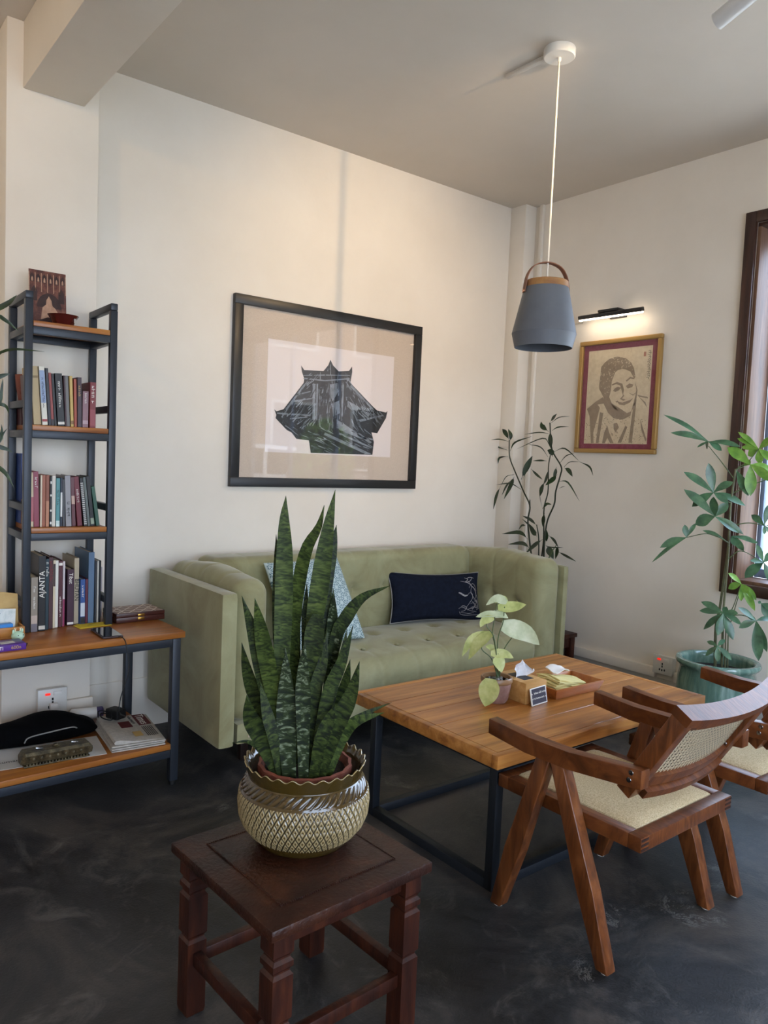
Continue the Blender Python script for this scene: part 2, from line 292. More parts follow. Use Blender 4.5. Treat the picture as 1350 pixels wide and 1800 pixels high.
PACHIRA=[[[[[-.005,.009,.437],[-.009,.018,.645],[-.004,.007,.76],[.001,-.003,.95],[.005,-.009,1.08],[.003,-.006,1.292],[.008,-.016,1.479]],.008],[[[-.008,-.028,.446],[-.013,-.018,.739],[-.012,-.02,.928],[-.011,-.021,1.082]],.007],[[[-.01,-.046,.451],[-.014,-.039,.631]],.005],[[[.022,-.043,.446],[.018,-.035,.636]],.005],[[[.008,-.016,1.42],[-.023,.044,1.51],[-.055,.105,1.592]],.003],[[[-.024,-.02,1.302],[-.044,.019,1.325],[-.063,.055,1.352]],.003],[[[-.041,-.03,1.185],[-.058,.003,1.216],[-.073,.032,1.231]],.003],[[[-.014,-.017,1.098],[-.036,.026,1.124],[-.066,.082,1.136],[-.107,.162,1.109]],.003],[[[.008,-.016,1.471],[.02,-.038,1.497],[.039,-.075,1.503]],.003],[[[.026,-.007,1.471],[.048,-.049,1.506],[.072,-.095,1.584]],.003],[[[.007,-.013,1.356],[.044,-.085,1.399],[.091,-.175,1.446]],.003],[[[-.023,-.021,1.184],[.016,-.096,1.207],[.051,-.163,1.2]],.003],[[[-.029,-.031,1.016],[-.002,-.082,1.063],[.046,-.175,1.014]],.003],[[[-.013,-.019,.722],[.004,-.051,.752],[.021,-.084,.893]],.003],[[[-.039,-.033,.718],[-.001,-.107,.737],[.031,-.168,.716]],.003],[[[-.022,-.043,.633],[-.026,-.037,.684],[-.031,-.027,.734]],.003],[[[.018,-.035,.636],[.029,-.055,.759],[.036,-.068,.83]],.003],[[[-.049,-.015,.501],[-.047,-.018,.562]],.003]],[[[[-.055,.106,1.614],[-.098,.214,1.696],[-.142,.322,1.752]],.0324],[[[-.055,.106,1.614],[-.112,.181,1.646],[-.169,.256,1.654]],.0341],[[[-.055,.106,1.614],[-.047,.116,1.6],[-.038,.127,1.584]],.064],[[[-.055,.106,1.614],[-.036,.03,1.612],[-.016,-.045,1.592]],.0341],[[[-.055,.106,1.614],[-.04,.077,1.595],[-.024,.048,1.569]],.0341],[[[-.055,.106,1.614],[-.072,.127,1.601],[-.088,.149,1.582]],.0171],[[[-.063,.055,1.352],[-.107,.116,1.41],[-.151,.176,1.451]],.0441],[[[-.063,.055,1.352],[-.071,.07,1.429],[-.08,.084,1.503]],.0492],[[[-.063,.055,1.352],[-.035,.02,1.388],[-.007,-.015,1.411]],.0475],[[[-.063,.055,1.352],[-.074,.105,1.319],[-.085,.155,1.272]],.0475],[[[-.063,.055,1.352],[-.012,-.005,1.332],[.04,-.065,1.292]],.0424],[[[-.063,.055,1.352],[-.055,.018,1.331],[-.047,-.019,1.302]],.0424],[[[-.082,.027,1.231],[-.116,.098,1.305],[-.151,.169,1.361]],.0472],[[[-.082,.027,1.231],[-.09,.074,1.212],[-.099,.122,1.18]],.0631],[[[-.082,.027,1.231],[-.099,.026,1.282],[-.116,.024,1.332]],.0522],[[[-.082,.027,1.231],[-.06,.006,1.27],[-.039,-.015,1.302]],.0463],[[[-.082,.027,1.231],[-.053,-.021,1.2],[-.023,-.069,1.155]],.0505],[[[-.082,.027,1.231],[-.043,-.03,1.199],[-.003,-.087,1.149]],.0337],[[[-.107,.162,1.109],[-.149,.231,1.048],[-.192,.301,.963]],.0242],[[[-.107,.162,1.109],[-.139,.217,1.086],[-.171,.271,1.045]],.0397],[[[-.107,.162,1.109],[-.114,.166,1.143],[-.12,.169,1.176]],.0328],[[[-.107,.162,1.109],[-.089,.148,1.151],[-.07,.134,1.187]],.0224],[[[-.021,-.002,1.112],[-.039,.05,1.138],[-.056,.103,1.151]],.022],[[[.021,-.084,1.503],[.004,-.029,1.551],[-.012,.025,1.587]],.06],[[[.021,-.084,1.503],[.03,-.086,1.424],[.039,-.087,1.344]],.0583],[[[.021,-.084,1.503],[.058,-.123,1.497],[.096,-.162,1.478]],.0416],[[[.021,-.084,1.503],[.028,-.066,1.51],[.034,-.047,1.514]],.0416],[[[.021,-.084,1.503],[.028,-.139,1.468],[.035,-.195,1.421]],.0458],[[[.037,-.006,1.471],[.034,-.043,1.411],[.032,-.08,1.344]],.0441],[[[.072,-.095,1.584],[.06,-.044,1.633],[.049,.007,1.67]],.0284],[[[.072,-.095,1.584],[.066,-.04,1.617],[.06,.014,1.637]],.0284],[[[.072,-.095,1.584],[.065,-.054,1.592],[.057,-.012,1.59]],.0284],[[[.072,-.095,1.584],[.08,-.128,1.618],[.088,-.161,1.643]],.0502],[[[.072,-.095,1.584],[.079,-.133,1.556],[.086,-.172,1.52]],.0418],[[[.072,-.095,1.584],[.079,-.065,1.57],[.086,-.035,1.55]],.0502],[[[.072,-.095,1.584],[.072,-.102,1.547],[.072,-.109,1.509]],.0418],[[[.042,-.167,1.201],[.046,-.13,1.228],[.051,-.093,1.248]],.0347],[[[.042,-.167,1.201],[.045,-.174,1.258],[.048,-.181,1.313]],.0347],[[[.042,-.167,1.201],[.038,-.171,1.178],[.033,-.175,1.156]],.0248],[[[.042,-.167,1.201],[.037,-.202,1.202],[.033,-.237,1.195]],.033],[[[.042,-.167,1.201],[.063,-.184,1.174],[.083,-.202,1.141]],.033],[[[.037,-.18,1.015],[.007,-.149,.979],[-.022,-.12,.931]],.0545],[[[.037,-.18,1.015],[.014,-.169,1.063],[-.009,-.158,1.106]],.0347],[[[.037,-.18,1.015],[.007,-.161,1.022],[-.022,-.142,1.021]],.0281],[[[.037,-.18,1.015],[.067,-.19,1.043],[.096,-.201,1.065]],.0413],[[[.037,-.18,1.015],[.05,-.2,.966],[.062,-.221,.911]],.0413],[[[.012,-.088,.894],[-.021,-.068,.925],[-.054,-.049,.947]],.0302],[[[.012,-.088,.894],[.002,-.06,.882],[-.008,-.032,.861]],.037],[[[.012,-.088,.894],[.008,-.109,.874],[.004,-.129,.851]],.037],[[[.012,-.088,.894],[.027,-.12,.833],[.042,-.153,.763]],.037],[[[.012,-.088,.894],[-.009,-.072,.917],[-.031,-.055,.934]],.0252],[[[.012,-.088,.894],[.03,-.12,.86],[.047,-.153,.817]],.037],[[[.012,-.088,.894],[.031,-.082,.847],[.05,-.076,.8]],.042],[[[-.049,-.036,.737],[-.059,.02,.765],[-.068,.077,.779]],.0354],[[[-.049,-.036,.737],[-.061,.022,.741],[-.073,.08,.731]],.0337],[[[-.049,-.036,.737],[-.06,.007,.694],[-.071,.051,.638]],.0337],[[[-.049,-.036,.737],[-.07,-.037,.683],[-.092,-.038,.627]],.0472],[[[-.049,-.036,.737],[-.041,-.063,.675],[-.033,-.09,.608]],.0472],[[[-.049,-.036,.737],[-.04,-.081,.721],[-.032,-.126,.693]],.0337],[[[-.049,-.036,.737],[-.048,-.043,.756],[-.048,-.051,.774]],.0303],[[[-.049,-.036,.737],[-.038,-.069,.747],[-.027,-.102,.747]],.0303],[[[.022,-.172,.718],[-.01,-.139,.754],[-.041,-.107,.779]],.0365],[[[.022,-.172,.718],[-.011,-.146,.703],[-.045,-.121,.677]],.0365],[[[.022,-.172,.718],[.012,-.191,.621],[.002,-.209,.523]],.0548],[[[.022,-.172,.718],[.023,-.204,.648],[.025,-.236,.572]],.0415],[[[.022,-.172,.718],[.055,-.197,.729],[.087,-.223,.73]],.0332],[[[.022,-.172,.718],[.019,-.153,.728],[.015,-.133,.732]],.0249],[[[-.065,-.027,.566],[-.06,.005,.574],[-.054,.037,.576]],.0237],[[[-.065,-.027,.566],[-.079,-.004,.54],[-.093,.019,.507]],.0304],[[[-.065,-.027,.566],[-.075,-.035,.528],[-.084,-.044,.491]],.0304],[[[-.065,-.027,.566],[-.041,-.033,.584],[-.016,-.039,.597]],.0237],[[[-.065,-.027,.566],[-.037,-.052,.536],[-.009,-.077,.497]],.0287],[[[-.017,-.033,1.134],[.003,-.058,1.102],[.022,-.083,1.062]],.037],[[[-.017,-.033,1.134],[.022,-.084,1.128],[.062,-.136,1.105]],.0286],[[[-.017,-.033,1.134],[-.023,-.047,1.111],[-.03,-.061,1.087]],.0286],[[[.057,-.174,.804],[.071,-.187,.769],[.084,-.2,.73]],.0333],[[[.057,-.174,.804],[.066,-.203,.795],[.075,-.233,.779]],.0333],[[[.057,-.174,.804],[.054,-.167,.808],[.05,-.16,.81]],.02]]]
SYNGO=[[[[[-.007,.008,.594],[-.015,.016,.707],[-.025,.027,.768],[-.022,.024,.825],[-.016,.018,.897]],.0025],[[[-.001,.016,.591],[-.002,.017,.747],[.009,.005,.815],[.011,.003,.88]],.0025],[[[-.011,-.003,.597],[-.027,.014,.75],[-.049,.038,.799],[-.046,.036,.827]],.0025],[[[-.016,-.004,.598],[-.034,.015,.668],[-.063,.046,.706],[-.056,.038,.745]],.0025],[[[.014,.014,.589],[.021,.007,.694],[.049,-.024,.77]],.0025],[[[-.04,-.03,.608],[-.05,-.019,.596],[-.063,-.006,.564]],.002],[[[-.011,-.003,.597],[-.009,-.005,.639],[-.014,.001,.692]],.002]],[[[[-.001,.001,.904],[-.016,.023,.912],[-.041,.056,.881]],.0355],[[[-.009,.025,.903],[.004,.007,.911],[.016,-.01,.901]],.0306],[[[.009,.005,.877],[.038,-.026,.883],[.069,-.059,.894]],.0483],[[[-.027,.014,.85],[-.052,.039,.848],[-.083,.069,.834]],.0304],[[[-.012,.035,.845],[.002,.014,.848],[.02,-.012,.835]],.0332],[[[-.047,.022,.832],[-.064,.039,.823],[-.074,.05,.795]],.0334],[[[.035,-.008,.794],[.076,-.053,.779],[.117,-.098,.733]],.0766],[[[-.056,.032,.754],[-.075,.057,.726],[-.095,.086,.658]],.0558],[[[-.042,.046,.758],[-.076,.086,.74],[-.102,.117,.664]],.0408],[[[-.021,.008,.691],[.003,-.018,.692],[.027,-.045,.678]],.0381],[[[.008,.021,.687],[-.012,.04,.706],[-.03,.057,.71]],.0308],[[[-.024,-.003,.671],[-.019,-.013,.657],[-.014,-.023,.62]],.0557],[[[-.112,-.055,.595],[-.115,-.051,.554],[-.121,-.043,.505]],.0812]]]
EDGE=[[[[[-.097,.019,.638],[-.095,.018,1.083],[-.088,.017,1.471],[-.082,.016,1.901]],.008],[[[-.084,-.004,.641],[-.077,-.005,.987],[-.074,-.006,1.328],[-.064,-.008,1.712]],.007]],[[[[-.092,-.043,1.893],[-.014,-.058,1.944],[.036,-.068,1.979],[.066,-.074,2.014]],.0216],[[[-.092,-.033,1.838],[-.012,-.049,1.927],[.034,-.058,1.914],[.075,-.065,1.881]],.0161],[[[-.083,-.045,1.66],[-.013,-.059,1.766],[.05,-.071,1.808],[.163,-.093,1.811]],.0142],[[[-.081,-.035,1.614],[-.011,-.049,1.686],[.023,-.055,1.707],[.049,-.06,1.717]],.0171],[[[-.079,-.025,1.567],[.009,-.042,1.592],[.022,-.045,1.656],[.026,-.046,1.698]],.0115],[[[-.081,-.025,1.567],[.0,-.041,1.596],[.036,-.048,1.593],[.048,-.05,1.564]],.0143],[[[-.082,-.025,1.424],[.005,-.042,1.462],[.023,-.045,1.487],[.023,-.045,1.522]],.0144],[[[-.082,-.035,1.4],[.008,-.052,1.447],[.027,-.056,1.487],[.04,-.059,1.507]],.0072],[[[-.084,-.035,1.376],[-.009,-.049,1.432],[.033,-.057,1.43],[.061,-.063,1.415]],.0172],[[[-.083,-.035,1.281],[-.009,-.049,1.355],[.034,-.058,1.337],[.066,-.064,1.277]],.0182],[[[-.082,.016,1.877],[-.115,.022,1.967],[-.152,.03,2.004]],.0211],[[[-.082,.016,1.901],[-.078,.015,1.986],[-.062,.012,2.073]],.0211]]]
PAGODA=[[[[-.024,.238],[-.004,.207],[.038,.176],[.114,.187],[.135,.215],[.138,.184],[.127,.116],[.308,-.015],[.34,-.035],[.411,-.043],[.423,-.032],[.413,-.078],[.389,-.114],[.348,-.177],[.303,-.174],[.325,-.233],[.317,-.313],[-.139,-.319],[-.155,-.246],[-.241,-.241],[-.275,-.206],[-.307,-.194],[-.383,-.131],[-.379,-.112],[-.393,-.082],[-.379,-.092],[-.333,-.077],[-.205,.084],[-.201,.108],[-.219,.147],[-.226,.183],[-.203,.158],[-.07,.167],[-.038,.204]]],[[[-.21,.107],[-.201,.114],[-.057,.115],[.117,.144],[.126,.137],[-.056,.108]],[[-.207,.13],[-.058,.147],[.122,.163],[.122,.158],[-.058,.141],[-.207,.125]],[[-.143,.086],[-.123,.087],[-.118,-.122],[-.136,-.124]],[[-.116,.088],[-.105,.089],[-.103,-.121],[-.109,-.122]],[[-.021,.092],[.036,.107],[.044,.06],[.006,-.0],[-.018,.017]],[[.071,.101],[.081,.102],[.08,-.09],[.069,-.091]],[[.133,.107],[.308,-.025],[.301,-.034],[.125,.094]],[[-.2,.08],[-.322,-.077],[-.31,-.08],[-.191,.072]],[[-.374,-.098],[-.148,-.096],[-.148,-.104],[-.374,-.107]],[[.201,-.102],[.386,-.059],[.386,-.067],[.208,-.116]],[[-.043,-.193],[.31,-.308],[.261,-.31],[-.053,-.208]],[[.034,-.112],[.082,-.129],[.23,-.203],[.318,-.213],[.316,-.223],[.219,-.216],[.073,-.177],[.055,-.169]],[[.061,-.188],[.308,-.264],[.306,-.274],[.056,-.199]],[[.205,-.18],[.307,-.234],[.295,-.244],[.193,-.195]],[[-.289,-.124],[-.17,-.107],[-.17,-.113],[-.286,-.133]],[[-.251,.016],[-.154,.043],[-.154,.037],[-.253,.007]],[[-.271,-.022],[-.152,.001],[-.152,-.005],[-.275,-.032]],[[-.005,-.02],[.052,.004],[.058,-.072],[.01,-.095]],[[.111,.008],[.197,-.024],[.186,-.054],[.113,-.03]],[[.222,-.041],[.285,-.057],[.274,-.087],[.224,-.08]]]]
PORTRAIT=[[[-.135,.191],[-.11,.217],[-.078,.237],[-.02,.249],[.046,.233],[.087,.203],[.108,.169],[.123,.114],[.116,.102],[.084,.149],[.051,.162],[.025,.169],[-.007,.163],[-.026,.15],[-.048,.096],[-.05,.04],[-.06,-.004],[-.038,-.044],[.017,-.073],[.078,-.108],[.109,-.098],[.105,-.125],[.049,-.149],[-.017,-.139],[-.06,-.105],[-.097,-.048],[-.104,-.002],[-.139,.05],[-.143,.067],[-.138,.129]],[[-.046,.076],[-.008,.089],[.032,.076],[.047,.036],[.041,.003],[.029,.037],[.017,.065],[-.013,.076],[-.043,.068]],[[.056,.095],[.087,.116],[.113,.108],[.116,.099],[.088,.105],[.063,.087]],[[-.035,.034],[-.021,.051],[.001,.059],[.024,.051],[.009,.036],[-.016,.027]],[[.058,.06],[.083,.075],[.111,.067],[.105,.051],[.073,.045]],[[.044,.009],[.052,.0],[.036,-.016],[.065,-.024],[.046,-.031],[.021,-.018],[.035,-.005]],[[.001,-.034],[.041,-.042],[.097,-.027],[.117,-.015],[.095,-.043],[.055,-.059],[.019,-.054]],[[.122,.084],[.143,.032],[.141,-.012],[.129,-.065],[.109,-.1],[.119,-.057],[.132,-.0],[.136,.032]],[[.081,.018],[.114,.006],[.141,.021],[.114,-.001]],[[-.227,-.075],[-.16,-.029],[-.108,-.002],[-.091,-.042],[-.145,-.049],[-.126,-.07],[-.139,-.126],[-.166,-.229],[-.158,-.297],[-.179,-.298],[-.202,-.125]],[[.141,-.022],[.137,-.131],[.127,-.292],[.103,-.292],[.113,-.158],[.123,-.054]],[[.145,.002],[.217,-.013],[.222,-.023],[.159,-.01],[.205,-.046],[.219,-.079],[.192,-.046]],[[.074,-.185],[.088,-.196],[.05,-.293],[.024,-.293]],[[-.124,-.098],[-.097,-.104],[-.12,-.297],[-.141,-.297]],[[-.081,-.229],[-.061,-.184],[-.044,-.229],[-.006,-.296],[-.032,-.296],[-.055,-.263],[-.072,-.297],[-.093,-.297]],[[.175,-.148],[.197,-.197],[.228,-.272],[.222,-.283],[.19,-.218]],[[-.015,-.173],[.011,-.168],[.026,-.196],[.003,-.229],[-.012,-.206]],[[-.044,-.044],[-.023,-.056],[.018,-.09],[.045,-.096],[.019,-.101],[-.022,-.078]],[[-.012,-.034],[.004,-.029],[.015,-.037],[-.002,-.04]]]
# ------------------------------------------------------------------ setting
def floor_mat():
    m = mat('floor_concrete', '#1b1b1c', .4); n, l, b = nodes(m)
    t = n.new('ShaderNodeTexCoord')
    def ns(sc, det, dist=0, rough=.6):
        q = n.new('ShaderNodeTexNoise'); q.inputs['Scale'].default_value = sc; q.inputs['Detail'].default_value = det
        q.inputs['Distortion'].default_value = dist; q.inputs['Roughness'].default_value = rough; l.new(t.outputs['Object'], q.inputs['Vector']); return q
    a = ns(1.5, 8, .9, .72); c = ns(4.5, 10, 1.4, .78); d = ns(120, 3)
    r1 = ramp(n, ['#161617', '#29292a', '#4a443f'], [.38, .5, .64]); l.new(a.outputs['Fac'], r1.inputs[0])
    r2 = ramp(n, [(0, 0, 0, 1), (1, 1, 1, 1)], [.53, .72]); l.new(c.outputs['Fac'], r2.inputs[0])
    mx = n.new('ShaderNodeMix'); mx.data_type = 'RGBA'; mx.inputs['B'].default_value = hx('#615c57')
    ml = n.new('ShaderNodeMath'); ml.operation = 'MULTIPLY'; ml.inputs[1].default_value = .75; l.new(r2.outputs[0], ml.inputs[0])
    l.new(ml.outputs[0], mx.inputs['Factor']); l.new(r1.outputs[0], mx.inputs['A'])
    # pale scratches
    w = n.new('ShaderNodeTexVoronoi'); w.feature = 'DISTANCE_TO_EDGE'; w.inputs['Scale'].default_value = 2.2
    mp = n.new('ShaderNodeMixRGB'); mp.blend_type = 'ADD'; mp.inputs[0].default_value = .35; l.new(t.outputs['Object'], mp.inputs[1]); l.new(c.outputs['Color'], mp.inputs[2]); l.new(mp.outputs[0], w.inputs['Vector'])
    r3 = ramp(n, [(1, 1, 1, 1), (0, 0, 0, 1)], [.0, .012]); l.new(w.outputs['Distance'], r3.inputs[0])
    g = ns(2.6, 2); r4 = ramp(n, [(0, 0, 0, 1), (1, 1, 1, 1)], [.6, .68]); l.new(g.outputs['Fac'], r4.inputs[0])
    m2 = n.new('ShaderNodeMath'); m2.operation = 'MULTIPLY'; l.new(r3.outputs[0], m2.inputs[0]); l.new(r4.outputs[0], m2.inputs[1])
    m3 = n.new('ShaderNodeMath'); m3.operation = 'MULTIPLY'; m3.inputs[1].default_value = .8; l.new(m2.outputs[0], m3.inputs[0])
    mx2 = n.new('ShaderNodeMix'); mx2.data_type = 'RGBA'; mx2.inputs['B'].default_value = hx('#8d8a86'); l.new(mx.outputs['Result'], mx2.inputs['A']); l.new(m3.outputs[0], mx2.inputs['Factor'])
    l.new(mx2.outputs['Result'], b.inputs['Base Color'])
    mr = n.new('ShaderNodeMapRange'); mr.inputs['To Min'].default_value = .34; mr.inputs['To Max'].default_value = .62; l.new(c.outputs['Fac'], mr.inputs['Value']); l.new(mr.outputs[0], b.inputs['Roughness'])
    bp = n.new('ShaderNodeBump'); bp.inputs['Strength'].default_value = .35; bp.inputs['Distance'].default_value = .004
    ad = n.new('ShaderNodeMath'); ad.operation = 'ADD'; l.new(c.outputs['Fac'], ad.inputs[0]); l.new(d.outputs['Fac'], ad.inputs[1])
    l.new(ad.outputs[0], bp.inputs['Height']); l.new(bp.outputs[0], b.inputs['Normal'])
floor_mat()
noisy('dark_wood', ['#2a1712', '#3a2119', '#4a2b20'], [.3, .5, .7], 4, .35, (8, 8, .8), 5, .5, bump=.1, coat=.2)
noisy('window_reveal', ['#4a3428', '#6a4b38', '#7d5b44'], [.3, .5, .7], 3, .5, (8, 8, .7), 5, .6, bump=.06)
mat('window_metal', '#8292ad', .45, .3)
glassy('window_glass', ior=1.35)
XL, XR, YF, CZ = -7.6, 0.0, -6.3, 3.2493
struct(MB().bb((XL-.2, YF-.2, -.1), (.28, .2, 0)).build('floor', 'floor_concrete', smooth=0))
struct(MB().bb((XL-.2, YF-.2, CZ), (.28, .2, CZ+.12)).build('ceiling', 'ceiling_paint', smooth=0))
struct(MB().bb((XL-.2, 0, 0), (.28, .2, CZ)).build('wall_back', 'wall_paint', smooth=0))
WY0, WY1, WZ0, WZ1 = -4.40, -1.72, .85, 2.81
b = MB()
for lo, hi in (((0, YF, 0), (.28, 0, WZ0)), ((0, YF, WZ1), (.28, 0, CZ)), ((0, WY1, WZ0), (.28, 0, WZ1)), ((0, YF, WZ0), (.28, WY0, WZ1))): b.bb(lo, hi)
struct(b.build('wall_right', 'wall_paint', smooth=0))
struct(MB().bb((XL-.2, YF-.2, 0), (XL, .2, CZ)).build('wall_left', 'wall_paint', smooth=0))
b = MB(); DX0, DX1, DZ0, DZ1 = -5.9, -1.3, .15, 2.65
for lo, hi in (((XL, YF-.2, 0), (DX0, YF, CZ)), ((DX1, YF-.2, 0), (.28, YF, CZ)), ((DX0, YF-.2, 0), (DX1, YF, DZ0)), ((DX0, YF-.2, DZ1), (DX1, YF, CZ))): b.bb(lo, hi)
struct(b.build('wall_front', 'wall_paint', smooth=0))
struct(MB().bb((-3.40, -.17, 0), (-3.012, 0, CZ), .004).build('trim_1', 'wall_paint'))          # pilaster beside the shelves
struct(MB().bb((-3.335, YF, 2.972), (-3.078, -.17, CZ), .004).build('trim_2', 'wall_paint'))    # ceiling beam
struct(MB().bb((-.11, -.14, 0), (0, 0, CZ), .004).build('trim_3', 'wall_paint'))                # corner column
struct(MB().bb((-.022, -.215, 0), (0, -.185, CZ-.0), .003).build('trim_4', 'wall_paint'))       # cable duct beside the column
b = MB(); b.bb((-.012, -6.2, 0), (0, -.215, .205), .003); struct(b.build('baseboard_right', 'skirting'))
b = MB(); b.bb((-.030, -1.30, .208), (0, -.215, .268), .004); b.bb((-.030, -4.5, .208), (0, -1.425, .268), .004); struct(b.build('trim_5', 'wall_paint'))
struct(MB().bb((-3.012, -.010, 0), (-.11, 0, .262), .004).build('baseboard_back', 'wall_paint'))
struct(MB().bb((-3.14, -.192, .205), (-3.004, -.17, .262), .003).build('trim_6', 'wall_paint'))
# window on the right wall: casing, planked reveal, metal frame and panes
def empty_struct(name, loc=(0, 0, 0)):
    o = bpy.data.objects.new(name, None); C.objects.link(o); o.location = loc; o['kind'] = 'structure'; return o
wn = empty_struct('window_1', (0, WY1, WZ0))
def wloc(lo, hi): return tuple(a-b for a, b in zip(lo, (0, WY1, WZ0))), tuple(a-b for a, b in zip(hi, (0, WY1, WZ0)))
for lo, hi in (((-.025, WY1, .79), (0, -1.66, 2.87)), ((-.025, WY0-.06, .79), (0, WY0, 2.87)), ((-.025, WY0, 2.81), (0, WY1, 2.87)), ((-.03, WY0, .79), (0, WY1, .85))):
    MB().bb(*wloc(lo, hi), .004).build('casing', 'dark_wood', wn)
for lo, hi in (((0, WY1-.02, WZ0+.02), (.205, WY1, WZ1-.02)), ((0, WY0, WZ0+.02), (.205, WY0+.02, WZ1-.02))):
    MB().bb(*wloc(lo, hi), .002).build('jamb_board', 'window_reveal', wn)
MB().bb(*wloc((0, WY0, WZ1-.02), (.205, WY1, WZ1)), .002).build('head_board', 'dark_wood', wn)
MB().bb(*wloc((0, WY0, WZ0), (.205, WY1, WZ0+.02)), .002).build('sill_board', 'window_reveal', wn)
for y0, y1 in ((-1.765, WY1-.02), (-2.64, -2.59), (-3.52, -3.47), (WY0+.02, WY0+.07)):
    MB().bb(*wloc((.205, y0, WZ0+.02), (.25, y1, WZ1-.02)), .003).build('frame_post', 'window_metal', wn)
for z0, z1 in ((WZ0+.02, WZ0+.07), (WZ1-.07, WZ1-.02)):
    MB().bb(*wloc((.206, WY0+.02, z0), (.249, WY1-.02, z1)), .003).build('frame_rail', 'window_metal', wn)
for y0, y1 in ((-2.59, -1.765), (-3.47, -2.64), (WY0+.07, -3.52)):
    MB().bb(*wloc((.225, y0, WZ0+.07), (.231, y1, WZ1-.07))).build('pane', 'window_glass', wn, 0)
# street window behind the camera
wf = empty_struct('window_2', (DX0, YF, DZ0))
def floc(lo, hi): return tuple(a-b for a, b in zip(lo, (DX0, YF, DZ0))), tuple(a-b for a, b in zip(hi, (DX0, YF, DZ0)))
for i in range(5):
    x = DX0+(DX1-DX0)*i/4
    MB().bb(*floc((max(DX0, x-.035), YF-.13, DZ0), (min(DX1, x+.035), YF-.06, DZ1)), .003).build('frame_post', 'dark_wood', wf)
    if i < 4: MB().bb(*floc((x+.035, YF-.1, DZ0+.06), (x+(DX1-DX0)/4-.035, YF-.094, DZ1-.06))).build('pane', 'window_glass', wf, 0)
for z0, z1 in ((DZ0, DZ0+.06), (DZ1-.06, DZ1)):
    MB().bb(*floc((DX0, YF-.125, z0), (DX1, YF-.065, z1)), .003).build('frame_rail', 'dark_wood', wf)
# outside: pavement and a row of shrubs
noisy('pavement', ['#9a9890', '#b5b2aa'], [.3, .7], 3, .8)
noisy('shrub_leaf', ['#3d5a20', '#6b8a35', '#a0ba5a'], [.3, .5, .75], 6, .6)
struct(MB().bb((.28, -16, -.15), (14, 6, -.02)).build('ground', 'pavement', smooth=0))
struct(MB().bb((-14, -16, -.15), (.28, YF-.2, -.02)).build('ground', 'pavement', smooth=0))
for i, (x, y, r, h) in enumerate(((2.80, -6.7, .5, 2.1), (8.2, -10.2, 1.1, 3.6), (7.2, -7.2, .8, 2.0))):
    t = thing('street_shrub', ['small bright green street shrub, reflected low in the pagoda picture glass', 'tallest wide green shrub further along the street outside', 'low round green street shrub farthest from the window wall'][i], 'shrub', (x, y, -.02), 0, 'shrubs outside the window')
    random.seed(i)
    vs, fs = [], []
    for k in range(1500):
        d = V((random.gauss(0, 1), random.gauss(0, 1), random.gauss(0, 1))).normalized()*random.uniform(.6, 1)
        p = V((d.x*r, d.y*r, h*.55+d.z*h*.45)); a = V((random.gauss(0, 1), random.gauss(0, 1), random.gauss(0, 1))).normalized(); e = a.orthogonal().normalized()*.1
        q = len(vs); vs += [p-e, p+a*.05, p+e, p-a*.05]; fs.append((q, q+1, q+2, q+3))
    me = bpy.data.meshes.new('foliage'); me.from_pydata(vs, [], fs); o = link('foliage', me, 'shrub_leaf', t); o['kind'] = 'stuff'
    MB().tube([(0, 0, 0), (.03, 0, h*.3), (0, .02, h*.6)], [.06, .05, .03]).build('trunk', 'dark_wood', t)

# building across the street, seen reflected in the picture glass
noisy('facade_plaster', ['#8f7f78', '#a89890'], [.3, .7], 2, .85); mat('facade_glass', '#20262b', .2); mat('facade_frame', '#d8d4cc', .6)
bl = thing('street_building', 'pinkish plaster building across the street, seen in the picture reflection', 'building', (7, -13.5, -.02))
MB().bb((-7.5, -1, 0), (9, 0, 7.5)).build('wall', 'facade_plaster', bl, 0)
for i in range(6):
    for k in range(2):
        x, z = -6.3+i*2.5, 1.2+k*3.1
        w_ = MB().bb((x-.08, .001, z-.08), (x+1.28, .05, z+1.68)).build('window_frame', 'facade_frame', bl, 0); MB().bb((x, .051, z), (x+1.2, .06, z+1.6)).build('pane', 'facade_glass', w_, 0)

# parked white car, seen reflected low in the picture glass
mat('car_white', '#e4e6e8', .25, coat=.5); mat('car_glass', '#15181b', .1); mat('tyre', '#111112', .8)
cr = thing('parked_car', 'white parked car on the street, reflected low in the picture glass', 'car', (3.3, -9.4, -.02), .25); cr.scale = (1, 1, 1.12)
MB().poly([(-2.1, -.85, .32), (2.05, -.85, .32), (2.15, -.85, .62), (1.9, -.85, .86), (1.05, -.85, .98), (.35, -.85, 1.46), (-.9, -.85, 1.5), (-1.75, -.85, 1.05), (-2.15, -.85, .95)], (0, 1.7, 0), .07).build('body', 'car_white', cr)
for y in (-.853, .853):
    for pts in ([(.92, 1.0), (.32, 1.38), (-.25, 1.41), (-.25, 1.0)], [(-.33, 1.0), (-.33, 1.41), (-.85, 1.42), (-1.5, 1.03)]):
        MB().poly([(x, y, z) for x, z in pts], (0, .004 if y > 0 else -.004, 0)).build('side_window', 'car_glass', cr, 0)
    for x in (-1.35, 1.3):
        o = MB().lathe([(0, -.1), (.22, -.1), (.31, -.08), (.31, .08), (.22, .1), (0, .1)], 28).build('wheel', 'tyre', cr); o.location = (x, y*.9, .31); o.rotation_euler = (PI/2, 0, 0)

